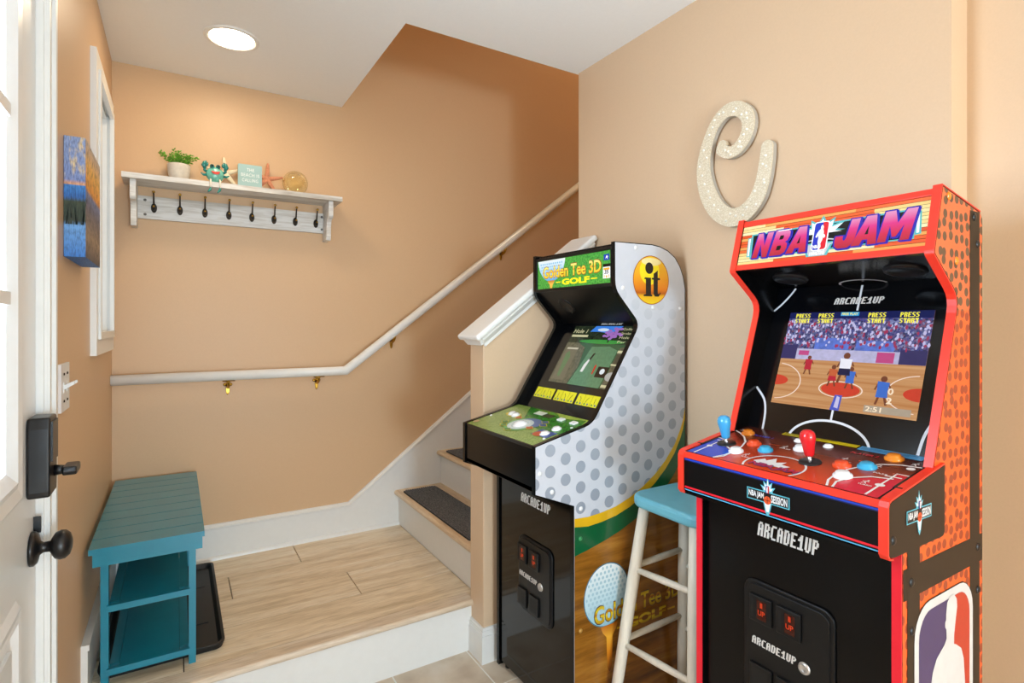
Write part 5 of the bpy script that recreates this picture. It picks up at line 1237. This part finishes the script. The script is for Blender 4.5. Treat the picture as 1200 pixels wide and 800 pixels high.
# near side print
fside = Frame((0, NN, 0), (1, 0, 0), (0, 0, 1))
a2 = sum(nprof[i-1][0]*nprof[i][1]-nprof[i][0]*nprof[i-1][1] for i in range(len(nprof)))
so_ = shrink(nprof, .002 if a2 > 0 else -.002)
up_ = clip_poly(so_, rect(1.0, 1.6, 1.33, 1.7)); lo_ = clip_poly(so_, rect(1.0, 1.6, 0, 1.33))
sp1 = decal('side_print', [up_], fside, .0004, bballt_m, nb)
decal('side_print_lower', [lo_], fside, .0004, bball_m, nb)
dkb = mat('printed dark brown', '#2E241A', .35, var=.06, spec=.2)
decal('side_band', [rect(1.469, 1.520, .014, 1.548)], fside, .0008, dkb, sp1)
decal('side_band', [rect(1.170, 1.534, .776, .836)], fside, .0010, dkb, sp1)
decal('side_band', [rect(1.186, 1.236, .014, .875)], fside, .0012, dkb, sp1)
# big emblem
ew, eb, er = mat('printed emblem white', '#D9D7D4', .3), mat('printed emblem indigo', '#3F3565', .3), mat('printed emblem red', '#C1351F', .3)
u0, u1, v1_ = 1.213, 1.481, .752; v0_ = .20
decal('side_emblem', [rrect(u0-.002, u1+.002, v0_-.002, v1_+.002, .067)], fside, .0014, kp, sp1)
decal('side_emblem', [rrect(u0, u1, v0_, v1_, .065)], fside, .0017, ew, sp1)
cl_ = rrect(u0+.018, u1-.018, v0_+.018, v1_-.018, .052)
decal('side_emblem', [cl_], fside, .0020, eb, sp1)
decal('side_emblem', [clip_poly([(1.38, .76), (1.50, .76), (1.50, .18), (1.40, .18), (1.43, .35), (1.40, .5), (1.385, .62)], cl_)], fside, .0023, er, sp1)
sil = [(1.385, .738), (1.366, .738), (1.353, .728), (1.348, .706), (1.348, .694), (1.343, .690), (1.343, .680), (1.349, .674), (1.350, .655), (1.340, .645), (1.305, .628), (1.288, .606), (1.272, .560), (1.262, .50), (1.245, .44), (1.236, .38), (1.252, .36), (1.270, .40), (1.292, .47), (1.300, .42), (1.290, .34), (1.300, .24), (1.300, .22), (1.35, .22), (1.36, .33), (1.385, .24), (1.385, .22), (1.43, .22), (1.425, .32), (1.42, .42), (1.41, .50), (1.408, .542), (1.420, .50), (1.432, .45), (1.446, .46), (1.44, .53), (1.432, .59), (1.420, .615), (1.395, .630), (1.385, .634), (1.386, .655), (1.395, .690), (1.400, .708), (1.398, .725)]
decal('side_emblem', [sil], fside, .0026, ew, sp1)
for (x, z, m_, yy) in ((1.121, .904, blkhw_m, CN), (1.203, .806, blkhw_m, NN-.0012), (1.511, .809, blkhw_m, NN-.0012), (1.511, .715, blkhw_m, NN-.0012), (1.205, .712, blkhw_m, NN-.0012), (1.491, 1.541-.006, blkhw_m, NN-.0012), (1.509, 1.477, blkhw_m, NN-.0012), (1.366, 1.566, orb, NN-.0008), (1.402, 1.434, orb, NN-.0008)):
    lathe('bolt_cap', [(0, .0035), (.005, .003), (.0085, .001), (.009, 0)], Frame((x, yy, z), (1, 0, 0), (0, 0, 1)), m_, nb, segs=16)
# front logo and coin door
fnf = Frame((1.180, ni1, 0), (0, -1, 0), (0, 0, 1))
up_logo(fnf, ni1-.814, .800, .144, .034, .0006, nb, mat('silver print', '#D9D7D2', .4), kp, 0, .12)
coin_door(fnf, ni1-.846, .31, .215, .385, nb, (ni1-.797, ni1-.728), (.632, .47), (ni1-.694, .549), (ni1-.822, .545, .108, .018))
for y in (NN+.03, NF-.03):
    for x in (1.20, 1.5): lathe('levelling_foot', [(0, 0), (.015, 0), (.015, .012), (0, .012)], Frame((x, y, 0), (1, 0, 0), (0, 1, 0)), blackm_m, nb, segs=12)
